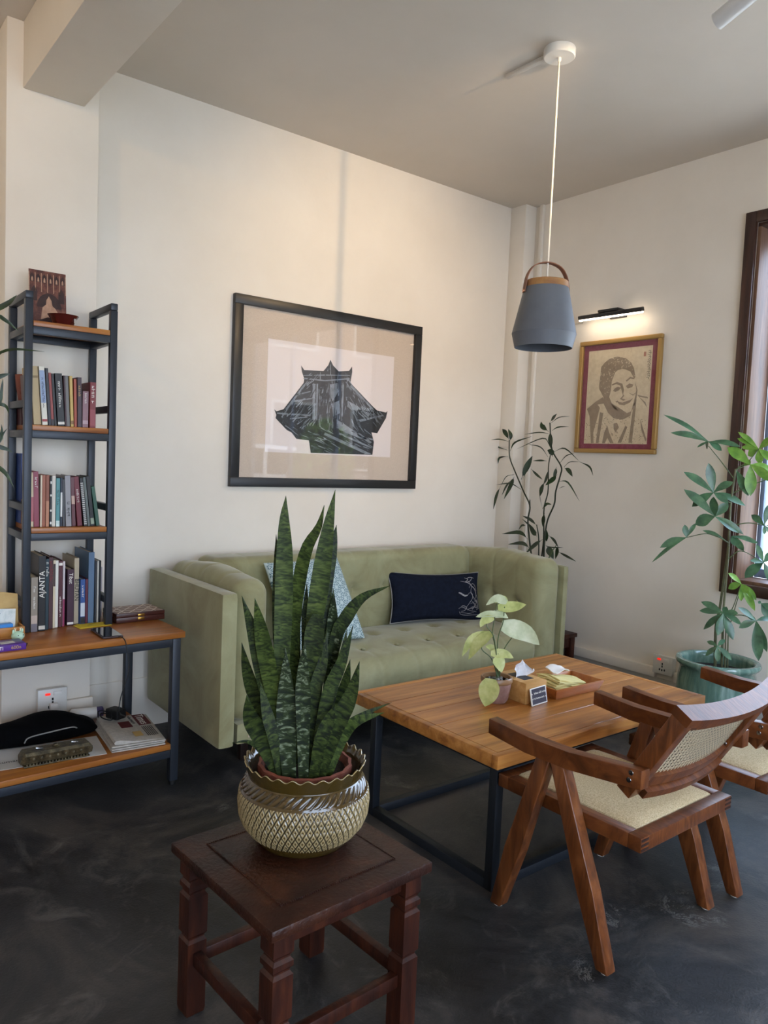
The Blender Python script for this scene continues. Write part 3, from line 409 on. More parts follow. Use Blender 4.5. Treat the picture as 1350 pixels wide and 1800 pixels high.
# ------------------------------------------------------------------ wall sockets
mat('socket_face', '#dedcd6', .3); mat('red_lamp', '#c8281c', .4, emit='#ff2010', es=.8)
def socket(name, label, loc, rot, dark=False):
    t = thing(name, label, 'socket', loc, rot)                # local: face looks to -y, x right
    MB().box((0, -.02, 0), (.118, .04, .1), bev=.004).build('back_box', 'white_plastic', t)
    fp_ = MB().box((0, -.046, 0), (.128, .012, .112), bev=.004).build('face_plate', 'socket_face', t)
    MB().box((-.022, -.055, .033), (.022, .006, .010), bev=.002).build('switch', 'red_lamp', fp_)
    MB().box((.022, -.054, .033), (.036, .006, .018), bev=.001).build('blank', 'white_plastic', fp_)
    for x, z in ((0, .008), (0, -.008), (-.016, -.028), (.016, -.028), (0, -.03)):
        MB().box((x, -.0525, z), (.007, .003, .012)).build('pin_hole', 'black', fp_, 0)
    return t
socket('wall_socket', 'white wall socket with red switch beside the green planter', (0, -1.363, .300), -PI/2)
s2 = socket('wall_socket', 'white wall socket with red switch under the console table', (-3.195, -.17, .282), 0)
MB().box((.002, -.064, -.022), (.036, .024, .026), bev=.004).build('plug', 'white_plastic', s2)
# ------------------------------------------------------------------ sofa
noisy('green_velvet', ['#877f5b', '#98946f', '#a8a47f'], [.3, .5, .72], 3.5, .85, detail=7, dist=.8, bump=.05, bscale=60, sheen=.35, spec=.2)
wood('leg_wood', '#1a0f0b', '#24150f', '#2c1a12', 'z')
SX, SY = -1.53, -.47
sofa = thing('sofa', 'long sage green velvet sofa with button tufting and square arms', 'sofa', (SX, SY, 0))
def sb(lo, hi): return ((lo[0]+hi[0])/2-SX, (lo[1]+hi[1])/2-SY, (lo[2]+hi[2])/2), tuple(h-l for l, h in zip(lo, hi))
c_, d_ = sb((-2.60, -.885, .165), (-.46, -.06, .262)); MB().rbox(c_, d_, .012, (24, 10, 3)).build('base_rail', 'green_velvet', sofa)
for x0, x1 in ((-2.69, -2.612), (-.418, -.37)):
    c_, d_ = sb((x0, -.89, .163), (x1, -.05, .848)); MB().rbox(c_, d_, .014, (4, 30, 24)).build('arm_panel', 'green_velvet', sofa)
for sgn, x0, x1 in ((1, -2.612, -2.435), (-1, -.625, -.418)):
    c_, d_ = sb((x0, -.868 if sgn > 0 else -.882, .25), (x1, -.10, .905))
    def fn(p, sgn=sgn):
        q = p.copy(); yy = p.y-.06
        seam = sum(math.exp(-((p.y-s)/.012)**2) for s in (-.19, .0, .19))
        if p.z > .05: q.z += -.007*seam*min(1, (p.z-.05)/.2) + .012*math.cos(p.y*9)
        inn = p.x*sgn
        if inn > 0:
            q.x += sgn*(-.004*seam*(1 if p.z > .02 else .4) - .03*sum(math.exp(-(((p.y-s)/.035)**2+((p.z-.03)/.035)**2)) for s in (-.19, .0, .19)))
        return q
    ap = MB().rbox(c_, d_, .072, (14, 60, 40), fn).build('arm_pad', 'green_velvet', sofa)
    for s in (-.19, 0, .19):
        MB().ball((c_[0]+sgn*(d_[0]/2-.028), c_[1]+s, c_[2]+.03), .013, 10, (.6, 1, 1)).build('button', 'green_velvet', ap)
COLS = [-2.24+.227*k for k in range(8)]
c_, d_ = sb((-2.45, -.285, .30), (-.61, -.055, .908))
def fnb(p):
    q = p.copy(); X = p.x+c_[0]+SX
    seam = sum(math.exp(-((X-s)/.011)**2) for s in COLS)
    if p.y < .02:
        f = 1 if p.z > .08 else .45
        q.y += .0035*seam*f + .03*sum(math.exp(-(((X-s)/.035)**2+((p.z-.08)/.035)**2)) for s in COLS)
        q.y += -.012*(1-(p.z/.3)**2 if abs(p.z) < .3 else 0)
    if p.z > .25: q.z += -.002*seam
    return q
br_ = MB().rbox(c_, d_, .055, (170, 10, 36), fnb).build('backrest', 'green_velvet', sofa)
for s in COLS: MB().ball((s-SX, c_[1]-d_[1]/2+.021, c_[2]+.08), .013, 10, (1, .6, 1)).build('button', 'green_velvet', br_)
c_, d_ = sb((-2.445, -.888, .255), (-.615, -.255, .462))
def fns(p):
    q = p.copy(); X = p.x+c_[0]+SX
    seam = sum(math.exp(-((X-s)/.012)**2) for s in COLS)
    if p.z > 0:
        q.z += .014*(1-(p.y/.32)**2) - .022*max(0, -p.y-.05)/.27
        q.z -= .018*sum(math.exp(-(((X-s)/.035)**2+((p.y-t)/.035)**2)) for s in COLS for t in (.08, -.13))
        if p.y < -.13: q.z -= .003*seam
    if p.y < -.28: q.y += .005*seam; q.y -= .012*math.cos(max(-1, min(1, p.z/.1))*PI/2)
    return q
sc_ = MB().rbox(c_, d_, .07, (170, 44, 16), fns).build('seat_cushion', 'green_velvet', sofa)
for s in COLS:
    for t in (.08, -.13): MB().ball((s-SX, c_[1]+t, c_[2]+.1005), .012, 10, (1, 1, .5)).build('button', 'green_velvet', sc_)
for x in (-2.45, -.60):
    for y in (-.66, -.12): MB().bar((x-SX, y-SY, .166), (x-SX, y-SY, 0), .05, .05, .035, .035, (0, 1, 0), .003).build('leg', 'leg_wood', sofa)
mat('care_label', '#b9a58e', .7)
MB().box((-2.52-SX, -.8865-SY, .20), (.05, .003, .012)).build('maker_tag', 'care_label', sofa, 0)

# ------------------------------------------------------------------ cushions
def asanoha():
    m = mat('star_pattern_cloth', '#7f9aa0', .85); n, l, b = nodes(m)
    t = n.new('ShaderNodeTexCoord'); acc = None
    def line(ax, ay, k, wd):
        nonlocal acc
        d = n.new('ShaderNodeVectorMath'); d.operation = 'DOT_PRODUCT'; d.inputs[1].default_value = (ax*k, ay*k, 0); l.new(t.outputs['UV'], d.inputs[0])
        f = n.new('ShaderNodeMath'); f.operation = 'FRACT'; l.new(d.outputs['Value'], f.inputs[0])
        s = n.new('ShaderNodeMath'); s.operation = 'SUBTRACT'; s.inputs[1].default_value = .5; l.new(f.outputs[0], s.inputs[0])
        a = n.new('ShaderNodeMath'); a.operation = 'ABSOLUTE'; l.new(s.outputs[0], a.inputs[0])
        g = n.new('ShaderNodeMath'); g.operation = 'GREATER_THAN'; g.inputs[1].default_value = .5-wd; l.new(a.outputs[0], g.inputs[0])
        if acc is None: acc = g
        else:
            mx = n.new('ShaderNodeMath'); mx.operation = 'MAXIMUM'; l.new(acc.outputs[0], mx.inputs[0]); l.new(g.outputs[0], mx.inputs[1]); acc = mx
    for q in range(3):
        a = q*PI/3; line(math.cos(a), math.sin(a), 26, .07)
        line(math.cos(a+PI/6), math.sin(a+PI/6), 26*1.1547*1.5, .07)
    r = ramp(n, ['#4d6c76', '#b9c8c6'], [.4, .6]); l.new(acc.outputs[0], r.inputs[0]); l.new(r.outputs[0], b.inputs['Base Color'])
asanoha()
noisy('navy_cloth', ['#0d1220', '#121828'], [.4, .6], 40, .9, bump=.1, bscale=300, spec=.2)
mat('silver_piping', '#8b8a86', .6)
noisy('silver_thread', ['#8a8688', '#a8a3a3'], [.4, .6], 80, .55, bump=.2)
def pillow(name, w, h, t, m, parent, n=26, pin=.07):
    vs, uv, fs = [], [], []
    def pt(u, v, sd):
        x = u*w/2*(1-pin*.6*(1-v*v)*abs(u)**3); z = v*h/2*(1-pin*(1-u*u)*abs(v)**3)
        th = t/2*max(0, (1-u**2)*(1-v**2))**.42
        return (x, sd*th, z+h/2), (x, z+h/2)
    for sd in (-1, 1):
        o = len(vs)
        for i in range(n+1):
            for j in range(n+1):
                p, q = pt(math.sin((i/n-.5)*PI), math.sin((j/n-.5)*PI), sd); vs.append(p); uv.append(q)
        for i in range(n):
            for j in range(n):
                a = o+i*(n+1)+j; f = (a, a+1, a+n+2, a+n+1); fs.append(f if sd > 0 else f[::-1])
    me = bpy.data.meshes.new(name); me.from_pydata(vs, [], fs); ul = me.uv_layers.new(name='UVMap')
    for lp in me.loops: ul.data[lp.index].uv = uv[lp.vertex_index]
    for q in me.polygons: q.use_smooth = True
    return link(name, me, m, parent), pt
t = thing('cushion', 'pale blue square cushion with white star lattice pattern on sofa', 'cushion', (-1.93, -.605, .472), (math.radians(-31), 0, .0), 'sofa cushions')
t.rotation_euler = (math.radians(-31), math.radians(-3), math.radians(3))
pillow('cover', .47, .50, .15, 'star_pattern_cloth', t)
t = thing('cushion', 'navy blue rectangular cushion with grey piping and silver embroidery', 'cushion', (-1.02, -.43, .472), (math.radians(-17), .035, -.2), 'sofa cushions')
_, pt = pillow('cover', .655, .31, .13, 'navy_cloth', t, pin=.13)
edge = [pt(u, v, -1)[0] for u, v in [(-1+.1*i, -1) for i in range(20)] + [(1, -1+.1*i) for i in range(20)] + [(1-.1*i, 1) for i in range(20)] + [(-1, 1-.1*i) for i in range(21)]]
MB().tube(edge, .004, 6, False).build('piping', 'silver_piping', t)
# embroidery strokes, cushion coordinates 0..1 from top left
EM = [([(.80, .12), (.84, .16), (.80, .22), (.86, .20), (.90, .12)], .006), ([(.74, .20), (.80, .22), (.86, .27), (.84, .34)], .004), ([(.84, .2), (.88, .3), (.92, .36), (.94, .46), (.93, .55)], .008),
      ([(.88, .30), (.86, .42), (.88, .5), (.9, .58)], .005), ([(.70, .44), (.73, .46), (.77, .50), (.81, .49)], .014), ([(.81, .49), (.84, .44), (.88, .46), (.87, .56), (.84, .62), (.80, .70), (.77, .76)], .004),
      ([(.88, .5), (.92, .58), (.95, .66), (.94, .74), (.88, .72), (.84, .74)], .005), ([(.86, .60), (.9, .66), (.88, .74), (.82, .76), (.80, .80)], .004), ([(.93, .56), (.97, .66), (.965, .74), (.92, .78)], .004),
      ([(.72, .72), (.75, .70), (.79, .74), (.76, .80), (.72, .82)], .005), ([(.69, .76), (.73, .73), (.78, .76), (.84, .80), (.92, .82)], .004), ([(.70, .82), (.72, .88), (.78, .90), (.86, .89), (.95, .88)], .004),
      ([(.71, .84), (.76, .85), (.82, .86), (.88, .84)], .003), ([(.90, .58), (.93, .63), (.91, .70), (.95, .70)], .004), ([(.86, .28), (.9, .25), (.93, .30), (.95, .40)], .004), ([(.84, .66), (.88, .64), (.9, .7), (.86, .78)], .004),
      ([(.82, .14), (.87, .11), (.92, .13)], .005), ([(.94, .46), (.96, .54), (.97, .62)], .004), ([(.90, .62), (.94, .60), (.955, .72)], .004)]
em = MB()
for pts, wd in EM:
    cl = spline([(p[0], p[1], 0) for p in pts], 14); rows = []
    for i, q in enumerate(cl):
        d = (cl[min(i+1, 14)]-cl[max(i-1, 0)]).normalized(); nx, ny = -d.y, d.x; k = wd*1.3*(.5+.5*math.sin(PI*i/14))
        row = []
        for sg in (-1, 1):
            u = (q.x+nx*sg*k*.5)*2-1; v = 1-(q.y+ny*sg*k)*2; p = pt(u, v, -1)[0]; row.append((p[0], p[1]-.0015, p[2]))
        rows.append(row)
    em.grid(rows)
em.build('embroidery', 'silver_thread', t)

# ------------------------------------------------------------------ coffee table
for k, (a, b_, c) in enumerate((('#80491d', '#aa6c30', '#c48b48'), ('#8a5122', '#b27436', '#cb914e'), ('#74421b', '#9f652c', '#ba8042'))):
    wood('table_wood_%d' % k, a, b_, c, 'x', 5, .34, coat=.08)
mat('blue_steel', '#1d2127', .45, .3)
TX0, TX1, TY0, TY1, TZ = -2.34, -1.063, -2.186, -1.380, .502
tx, ty = (TX0+TX1)/2, (TY0+TY1)/2
tb = thing('coffee_table', 'low teak plank coffee table on dark steel box frame', 'table', (tx, ty, 0))
hw, hd = (TX1-TX0)/2, (TY1-TY0)/2
ys = [-hd+.03+(2*hd-.06)*i/5 for i in range(6)]
for i in range(5): MB().bb((-hw+.03, ys[i]+.0006, TZ-.042), (hw-.03, ys[i+1]-.0006, TZ), .0012, 1).build('plank', 'table_wood_%d' % (i*2 % 3), tb)
for lo, hi, m in (((-hw, -hd, TZ-.045), (hw, -hd+.029, TZ), 0), ((-hw, hd-.029, TZ-.045), (hw, hd, TZ), 1), ((-hw, -hd+.0295, TZ-.045), (-hw+.029, hd-.0295, TZ), 2), ((hw-.029, -hd+.0295, TZ-.045), (hw, hd-.0295, TZ), 0)):
    MB().bb(lo, hi, .002).build('edge_board', 'table_wood_%d' % m, tb)
q = .0175
for x in (-1, 1):
    for y in (-1, 1): MB().bb((x*(hw-.075)-q, y*(hd-.07)-q, 0), (x*(hw-.075)+q, y*(hd-.07)+q, TZ-.046), .002).build('leg', 'blue_steel', tb)
for y in (-1, 1):
    for z in (.0, TZ-.081): MB().bb((-hw+.075+q, y*(hd-.07)-q, z), (hw-.075-q, y*(hd-.07)+q, z+.035), .002).build('frame_bar', 'blue_steel', tb)
for x in (-1, 1):
    for z in (.0, TZ-.081): MB().bb((x*(hw-.075)-q, -hd+.07+q, z), (x*(hw-.075)+q, hd-.07-q, z+.035), .002).build('frame_bar', 'blue_steel', tb)

# ------------------------------------------------------------------ armchairs
noisy('teak', ['#41220f', '#643518', '#7d4a24'], [.3, .5, .72], 7, .38, (6, 1.2, 1.2), 6, 1.2, bump=.05, spec=.32)
noisy('teak_leg', ['#41220f', '#663719', '#824d27'], [.3, .5, .72], 7, .34, (5, 5, .8), 6, 1.0, bump=.05, spec=.4)
noisy('oat_fabric', ['#ab9874', '#c6b18b', '#d6c4a0'], [.35, .5, .68], 260, .9, detail=3, bump=.3, bscale=400, spec=.2)
mat('cane', '#cdb998', .55); mat('steel_bolt', '#9a9a9a', .25, 1)
mat('felt_pad', '#b9b1a5', .8); mat('dark_joint_and_shade', '#2a140c', .45)
def make_chair():
    t = thing('armchair', 'x', 'chair')
    for s in (-1, 1):
        MB().poly([(s*.285-.021, .268, .563), (s*.285-.021, .268, .614), (s*.285-.021, .10, .603), (s*.285-.021, -.06, .606), (s*.285-.021, -.30, .634), (s*.285-.021, -.30, .578), (s*.285-.021, -.06, .553), (s*.285-.021, .11, .550)], (.042, 0, 0), .004).build('armrest', 'teak', t)
        for tp, ft, nm in ((.041, .205, 'leg'), (-.010, -.212, 'leg')):
            p0, p1 = V((s*.281, tp, .556)), V((s*.281, ft, .006)); d = (p1-p0)
            w0, w1 = .026, .021
            MB().poly([(s*.281-.021, tp-w0, .556), (s*.281-.021, tp+w0, .556), (s*.281-.021, ft*.62+tp*.38+.031, .22), (s*.281-.021, ft+w1, .006), (s*.281-.021, ft-w1, .006), (s*.281-.021, ft*.62+tp*.38-.031, .22)], (.042, 0, 0), .004).build(nm, 'teak_leg', t)
            MB().lathe([(.014, 0), (.014, .006)], 14, (s*.281, ft, 0)).build('glide', 'felt_pad', t)
    fw, z0, z1 = .255, .377, .421
    for lo, hi in (((-fw, .215, z0), (fw, .257, z1)), ((-fw, -.282, z0), (fw, -.24, z1)), ((-fw, -.2395, z0), (-fw+.042, .2145, z1)), ((fw-.042, -.2395, z0), (fw, .2145, z1))):
        MB().bb(lo, hi, .003).build('seat_rail', 'teak', t)
    for sx in (-1, 1):
        for sy, yy in ((1, .2575), (-1, -.2825)):
            for k in range(3): MB().box((sx*(fw-.02), yy, z0+.008+k*.014), (.036, .0012, .0065)).build('finger_joint', 'dark_joint_and_shade', t, 0)
    def fn(p):
        q = p.copy()
        if p.z > 0: q.z += .016*(max(0, 1-(p.x/.212)**4)*max(0, 1-(p.y/.226)**4))**.6
        return q
    MB().rbox((0, -.0125, .411), (.424, .452, .024), .009, (24, 24, 3), fn).build('seat_pad', 'oat_fabric', t)
    # backrest: local frame along the lean
    B0, B1 = V((0, -.215, .535)), V((0, -.385, .815)); ax = (B1-B0); L = ax.length; ax.normalize(); nb = V((0, -ax.z, ax.y)) # nb points to the rear
    def bp(x, s, o): return B0 + ax*s + nb*(o + .030*(1-(x/.262)**2)) + V((x, 0, 0))
    for sg in (-1, 1):
        rows = []
        for s in (0, L-.03):
            rows.append([B0+ax*s+nb*o+V((sg*x, 0, 0)) for x, o in ((.212, -.022), (.263, -.022), (.263, .026), (.212, .026))])
        bmm = MB(); bmm.sweep(rows); bmesh.ops.bevel(bmm.bm, geom=list(bmm.bm.edges), offset=.003, segments=2, profile=.5, affect='EDGES'); bmm.build('back_stile', 'teak_leg', t)
    for s0, s1, o0, o1, xw in ((L-.03, L, -.026, .030, .263), (.035, .075, -.014, .014, .211), (.0, .028, -.005, .03, .211), (L-.058, L-.0305, -.012, .014, .211)):
        rows = []
        for i in range(15):
            x = -xw+2*xw*i/14; rows.append([bp(x, s, o) - (nb*.030*(1-(x/.262)**2)*0) for s, o in ((s0, o0), (s0, o1), (s1, o1), (s1, o0))])
        MB().sweep(rows).build('back_rail', 'teak', t, 30)
    cn = MB(); u0, u1, v0, v1 = -.212, .212, .070, L-.054
    def ribbon(pts, wd, off, lay=0):
        rows = []
        for i, (x, s) in enumerate(pts):
            a, b = pts[min(i+1, len(pts)-1)], pts[max(i-1, 0)]; dx, ds = a[0]-b[0], a[1]-b[1]; k = math.hypot(dx, ds) or 1
            rows.append([bp(x-ds/k*wd/2, s+dx/k*wd/2, off-lay), bp(x+ds/k*wd/2, s-dx/k*wd/2, off-lay)])
        cn.grid(rows)
    nu, nv = 26, 14; du, dv = (u1-u0)/nu, (v1-v0)/nv
    for lay in (0, .02):
     for i in range(nu+1): ribbon([(u0+du*i, v0), (u0+du*i, v1)], .0048, .001, lay)
     for j in range(nv+1): ribbon([(u0+(u1-u0)*k/12, v0+dv*j) for k in range(13)], .0048, -.001, lay)
     for sg in (1, -1):
        for i in range(-nv, nu+1):
            a, b = (max(0, -i-.5), min(nv, nu-i-.5))
            if b-a < 1: continue
            pts = [(u0+du*(i+k+.5) if sg > 0 else u1-du*(i+k+.5), v0+dv*(k)) for k in (a, (a+b)/2, b)]
            ribbon([(x-du*.5*sg*0, s) for x, s in pts], .0028, .0022*sg, lay)
    cn.build('cane_webbing', 'cane', t, 0)
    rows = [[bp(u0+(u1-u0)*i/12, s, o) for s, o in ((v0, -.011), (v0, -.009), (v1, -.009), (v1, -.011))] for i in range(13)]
    MB().sweep(rows).build('cane_shade_sheet', 'dark_joint_and_shade', t, 30)  # added dark sheet between the cane layers, painting the shade seen through the holes
    for sg in (-1, 1):
        for z in (.596, .618):
            y = -.262 - (z-.596)*.25
            MB().lathe([(.0, -.002), (.007, -.0015), (.008, .0), (.008, .002)], 12).build('bolt', 'steel_bolt', t)
            o = [c for c in t.children if c.name.startswith('bolt')][-1]; o.location = (sg*.3055, y, z); o.rotation_euler = (0, -sg*PI/2, 0)
            MB().lathe([(.0, -.002), (.007, -.0015), (.008, .0), (.008, .002)], 12).build('bolt', 'steel_bolt', t)
            o = [c for c in t.children if c.name.startswith('bolt')][-1]; o.location = (sg*.2125, y-.005, z); o.rotation_euler = (0, sg*PI/2, 0)
    return t
ch = make_chair()
ch.location = (-2.025, -2.395, 0); ch.rotation_euler = (0, 0, .012)
tag(ch, 'teak armchair with cane back and oat seat, nearest the camera, fully in view', 'chair', 'cane back armchairs at the coffee table')
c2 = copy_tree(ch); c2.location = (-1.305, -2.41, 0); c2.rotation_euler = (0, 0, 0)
c2['label'] = 'teak armchair with oat seat behind the near chair, cut off at right edge'

# ------------------------------------------------------------------ stool with the snake plant
noisy('stool_wood', ['#220d06', '#35160b', '#4b2412'], [.3, .5, .72], 5, .42, (7, 7, 1), 5, .6, bump=.08, spec=.35)
noisy('stool_leather', ['#1b0b06', '#2e150b', '#482615'], [.3, .5, .75], 9, .38, (1, 1, 1), 8, .4, bump=.3, bscale=90, spec=.35)
st = thing('stool', 'square dark carved wooden stool with studded leather top under snake plant', 'stool', (-3.1315, -2.254, 0), .054)
h = .2385
tb_ = MB().bb((-h, -h, .418), (h, h, .446), .005).build('top_board', 'stool_leather', st)
MB().bb((-.168, -.168, .4455), (.168, .168, .4482), .0015).build('top_panel', 'stool_leather', tb_)
bd = MB()
for i in range(56):
    a = -.17+.34*i/56
    for x, y in ((a, -.17), (.17, a), (-a, .17), (-.17, -a)): bd.box((x, y, .4478), (.0042, .0042, .004), Mx.Rotation(.78, 3, 'Z'))
o = bd.build('stud_line', 'stool_leather', tb_); o['kind'] = 'stuff'
for lo, hi in (((-.17, -.203, .375), (.17, -.187, .4175)), ((-.17, .187, .375), (.17, .203, .4175)), ((-.203, -.17, .375), (-.187, .17, .4175)), ((.187, -.17, .375), (.203, .17, .4175))):
    MB().bb(lo, hi, .003).build('apron', 'stool_wood', st)
for sx in (-1, 1):
    for sy in (-1, 1):
        rows = []
        for hz, z in ((.024, 0), (.026, .01), (.026, .195), (.021, .203), (.021, .207), (.0265, .215), (.0265, .315), (.021, .323), (.021, .327), (.0265, .334), (.0265, .347), (.021, .355), (.021, .359), (.0265, .367), (.0265, .4175)):
            rows.append([(sx*.193+a*hz, sy*.193+b_*hz, z) for a, b_ in ((-1, -1), (1, -1), (1, 1), (-1, 1))])
        MB().sweep(rows).build('leg', 'stool_wood', st, 20)
for lo, hi in (((-.168, -.205, .125), (.168, -.181, .16)), ((-.168, .181, .125), (.168, .205, .16)), ((-.205, -.168, .135), (-.181, .168, .17)), ((.181, -.168, .135), (.205, .168, .17))):
    MB().bb(lo, hi, .003).build('stretcher', 'stool_wood', st)
# ------------------------------------------------------------------ console table and shelf tower
wood('shelf_wood', '#7c451a', '#9a5c24', '#b0722f', 'x', 4, .36, coat=.06)
mat('grey_steel', '#30353d', .42, .35)
CXo, CYo, CA = -2.797, -.766, .0431
con = thing('console_table', 'long wooden console table with grey steel legs and lower shelf', 'console', (CXo, CYo, 0), CA)
MB().bb((-1.5, 0, .647), (0, .548, .675), .004).build('top_board', 'shelf_wood', con)
MB().bb((-1.455, .004, .160), (-.045, .545, .186), .004).build('shelf_board', 'shelf_wood', con)
for x in (-1.462, -.038):
    for y in (.02, .527):
        MB().bb((x-.018, y-.018, .02), (x+.018, y+.018, .646), .002).build('leg', 'grey_steel', con)
        MB().lathe([(.014, 0), (.014, .02)], 12, (x, y, 0)).build('foot', 'black', con)
for z in (.612, .1255):
    for y in (.02, .527): MB().bb((-1.443, y-.017, z), (-.057, y+.017, z+.034), .002).build('frame_bar', 'grey_steel', con)
    for x in (-1.462, -.038): MB().bb((x-.017, .039, z), (x+.017, .508, z+.034), .002).build('frame_bar', 'grey_steel', con)
TXo, TYo, TA, TW, TD, TT = -3.3932, -.505, -.018, .3663, .32, 2.064
tw = thing('shelf_tower', 'narrow open bookshelf tower of grey steel with three wooden shelves', 'shelf', (TXo, TYo, .675), TA)
Z0 = .675; Hs = (1.949, 1.531, 1.1086); e = .03
for x in (0, TW-e):
    for y in (0, TD-e): MB().bb((x, y, .0005), (x+e, y+e, TT-Z0-e), .003).build('post', 'grey_steel', tw)
    MB().bb((x, 0, TT-Z0-e+.0002), (x+e, TD, TT-Z0), .004).build('top_bar', 'grey_steel', tw)
    for hz in (1.63, 1.205, .80): MB().bb((x+.002, e, hz-Z0-.03), (x+e-.002, TD-e, hz-Z0), .002).build('side_bar', 'grey_steel', tw)
for hz in Hs:
    z1 = hz-Z0
    MB().bb((e+.001, .002, z1-.022), (TW-e-.001, TD-.002, z1), .002).build('shelf_board', 'shelf_wood', tw)
    for y in (.001, TD-e+.001): MB().bb((e, y, z1-.053), (TW-e, y+e-.002, z1-.0225), .002).build('shelf_bar', 'grey_steel', tw)
    for x in (.001, TW-e+.001): MB().bb((x, e, z1-.053), (x+e-.002, TD-e, z1-.0225), .002).build('shelf_bar', 'grey_steel', tw)
def tower(u, v, z):
    return (TXo+u*math.cos(TA)-v*math.sin(TA), TYo+u*math.sin(TA)+v*math.cos(TA), z)

mat('page', '#d8ccb2', .8); mat('print_white', '#e8e4da', .7); mat('print_gold', '#b99a5a', .5); mat('print_red', '#7c1f1f', .6); mat('print_dark', '#1b1a1c', .6)
def bookmat(c):
    k = 'cover_'+c
    return MT.get(k) or noisy(k, [c, c], [.4, .6], 30, .42, bump=.03)
UPW = Mx(((0, -1, 0), (0, 0, -1), (1, 0, 0))).to_euler()
DNW = Mx(((0, 1, 0), (0, 0, -1), (-1, 0, 0))).to_euler()
FLAT = (PI/2, 0, 0)
def book(x0, x1, h, lean, col, label, z, v, dep, group, title=None, spine=None):
    off = {1.531: 170, 1.1086: 168}.get(z, 163); u0, u1 = (x0-off)*.000566, (x1-off)*.000566
    t = max(.006, (u1-u0)*.95); th = math.radians(lean)
    b = thing('book', label, 'book', tower(u0 if lean <= 0 else u0+t, v, z+.0006), (0, th, TA), group)
    o = 0 if lean <= 0 else -t
    c = min(.0022, t*.2)
    m = MB(); m.bb((o, 0, 0), (o+t, c, h), .0008, 1); m.bb((o, c, 0), (o+c, dep, h)); m.bb((o+t-c, c, 0), (o+t, dep, h)); cv = m.build('cover', bookmat(col), b)
    MB().bb((o+c, c, .002), (o+t-c, dep-.004, h-.004)).build('pages', 'page', b, 0)
    if spine:
        for k, (c2, a, d) in enumerate(spine): MB().bb((o+t*.04, -.0006, h*a), (o+t*.96, 0, h*d)).build('spine_band', bookmat(c2), cv, 0)
    if title:
        body, f, size, mm, up = title
        if isinstance(body, int): marks('spine_lettering', body, size, mm, cv, (o+t/2, -.0009, h*f), UPW if up else DNW, x0)
        else: text('spine_title', body, size, mm, cv, (o+t/2, -.0011, h*f), UPW if up else DNW, .0003)
    return b
G1, G2, G3 = 'books on the upper shelf of the tower', 'books on the middle shelf of the tower', 'tall books standing on the console table'
R1 = [(228, 246, .205, -4, '#4a2320', 'thin dark maroon book at left end of upper book row', None, None),
      (250, 303, .238, -4, '#b9a072', 'thick tan book leaning left on upper shelf', None, [('#8b7445', .80, .84)]),
      (306, 345, .240, -4, '#d9d4c4', 'cream book with blue lettered spine on upper shelf', (15, .55, .014, 'print_dark', False), [('#8fa0bf', .38, .93), ('#9b3030', .06, .1)]),
      (350, 371, .235, -4, '#20222a', 'thin black book right of the blue lettered one', None, None),
      (373, 392, .218, -4, '#8f3a35', 'thin red book between two black books', None, [('#2a2326', .0, .12)]),
      (393, 412, .216, -4, '#17181a', 'slim black book right of the thin red one', None, None),
      (416, 468, .218, -4, '#121315', 'thick black book with white lettering on upper shelf', (11, .60, .017, 'print_white', False), [('#d6d2c8', .03, .08)]),
      (470, 479, .212, -3, '#3d1d24', 'very thin maroon booklet right of thick black book', None, None),
      (481, 505, .212, -3, '#6d6a68', 'grey paperback in the middle of upper shelf', None, None),
      (508, 530, .212, -2.5, '#c2a45c', 'pale yellow book on upper shelf', None, [('#7d5a2a', .05, .12)]),
      (533, 553, .202, -1.5, '#a04a35', 'brick orange slim book right of the yellow one', None, None),
      (556, 588, .210, -1, '#3a2730', 'dark plum book with gilt title on upper shelf', (5, .72, .016, 'print_gold', False), None),
      (592, 636, .154, 0, '#8d6a72', 'short mauve book on upper shelf', (5, .8, .015, 'print_white', False), [('#b59aa0', .1, .2)]),
      (640, 685, .194, 0, '#7d2a30', 'crimson book with pale lettering at right end of upper row', (6, .72, .022, 'print_white', False), [('#93434a', .05, .4)])]
for x0, x1, h, ln, c, lb, ti, sp in R1: book(x0, x1, h, ln, c, lb, 1.531, .035+random.uniform(0, .012), random.uniform(.13, .155), G1, ti, sp)
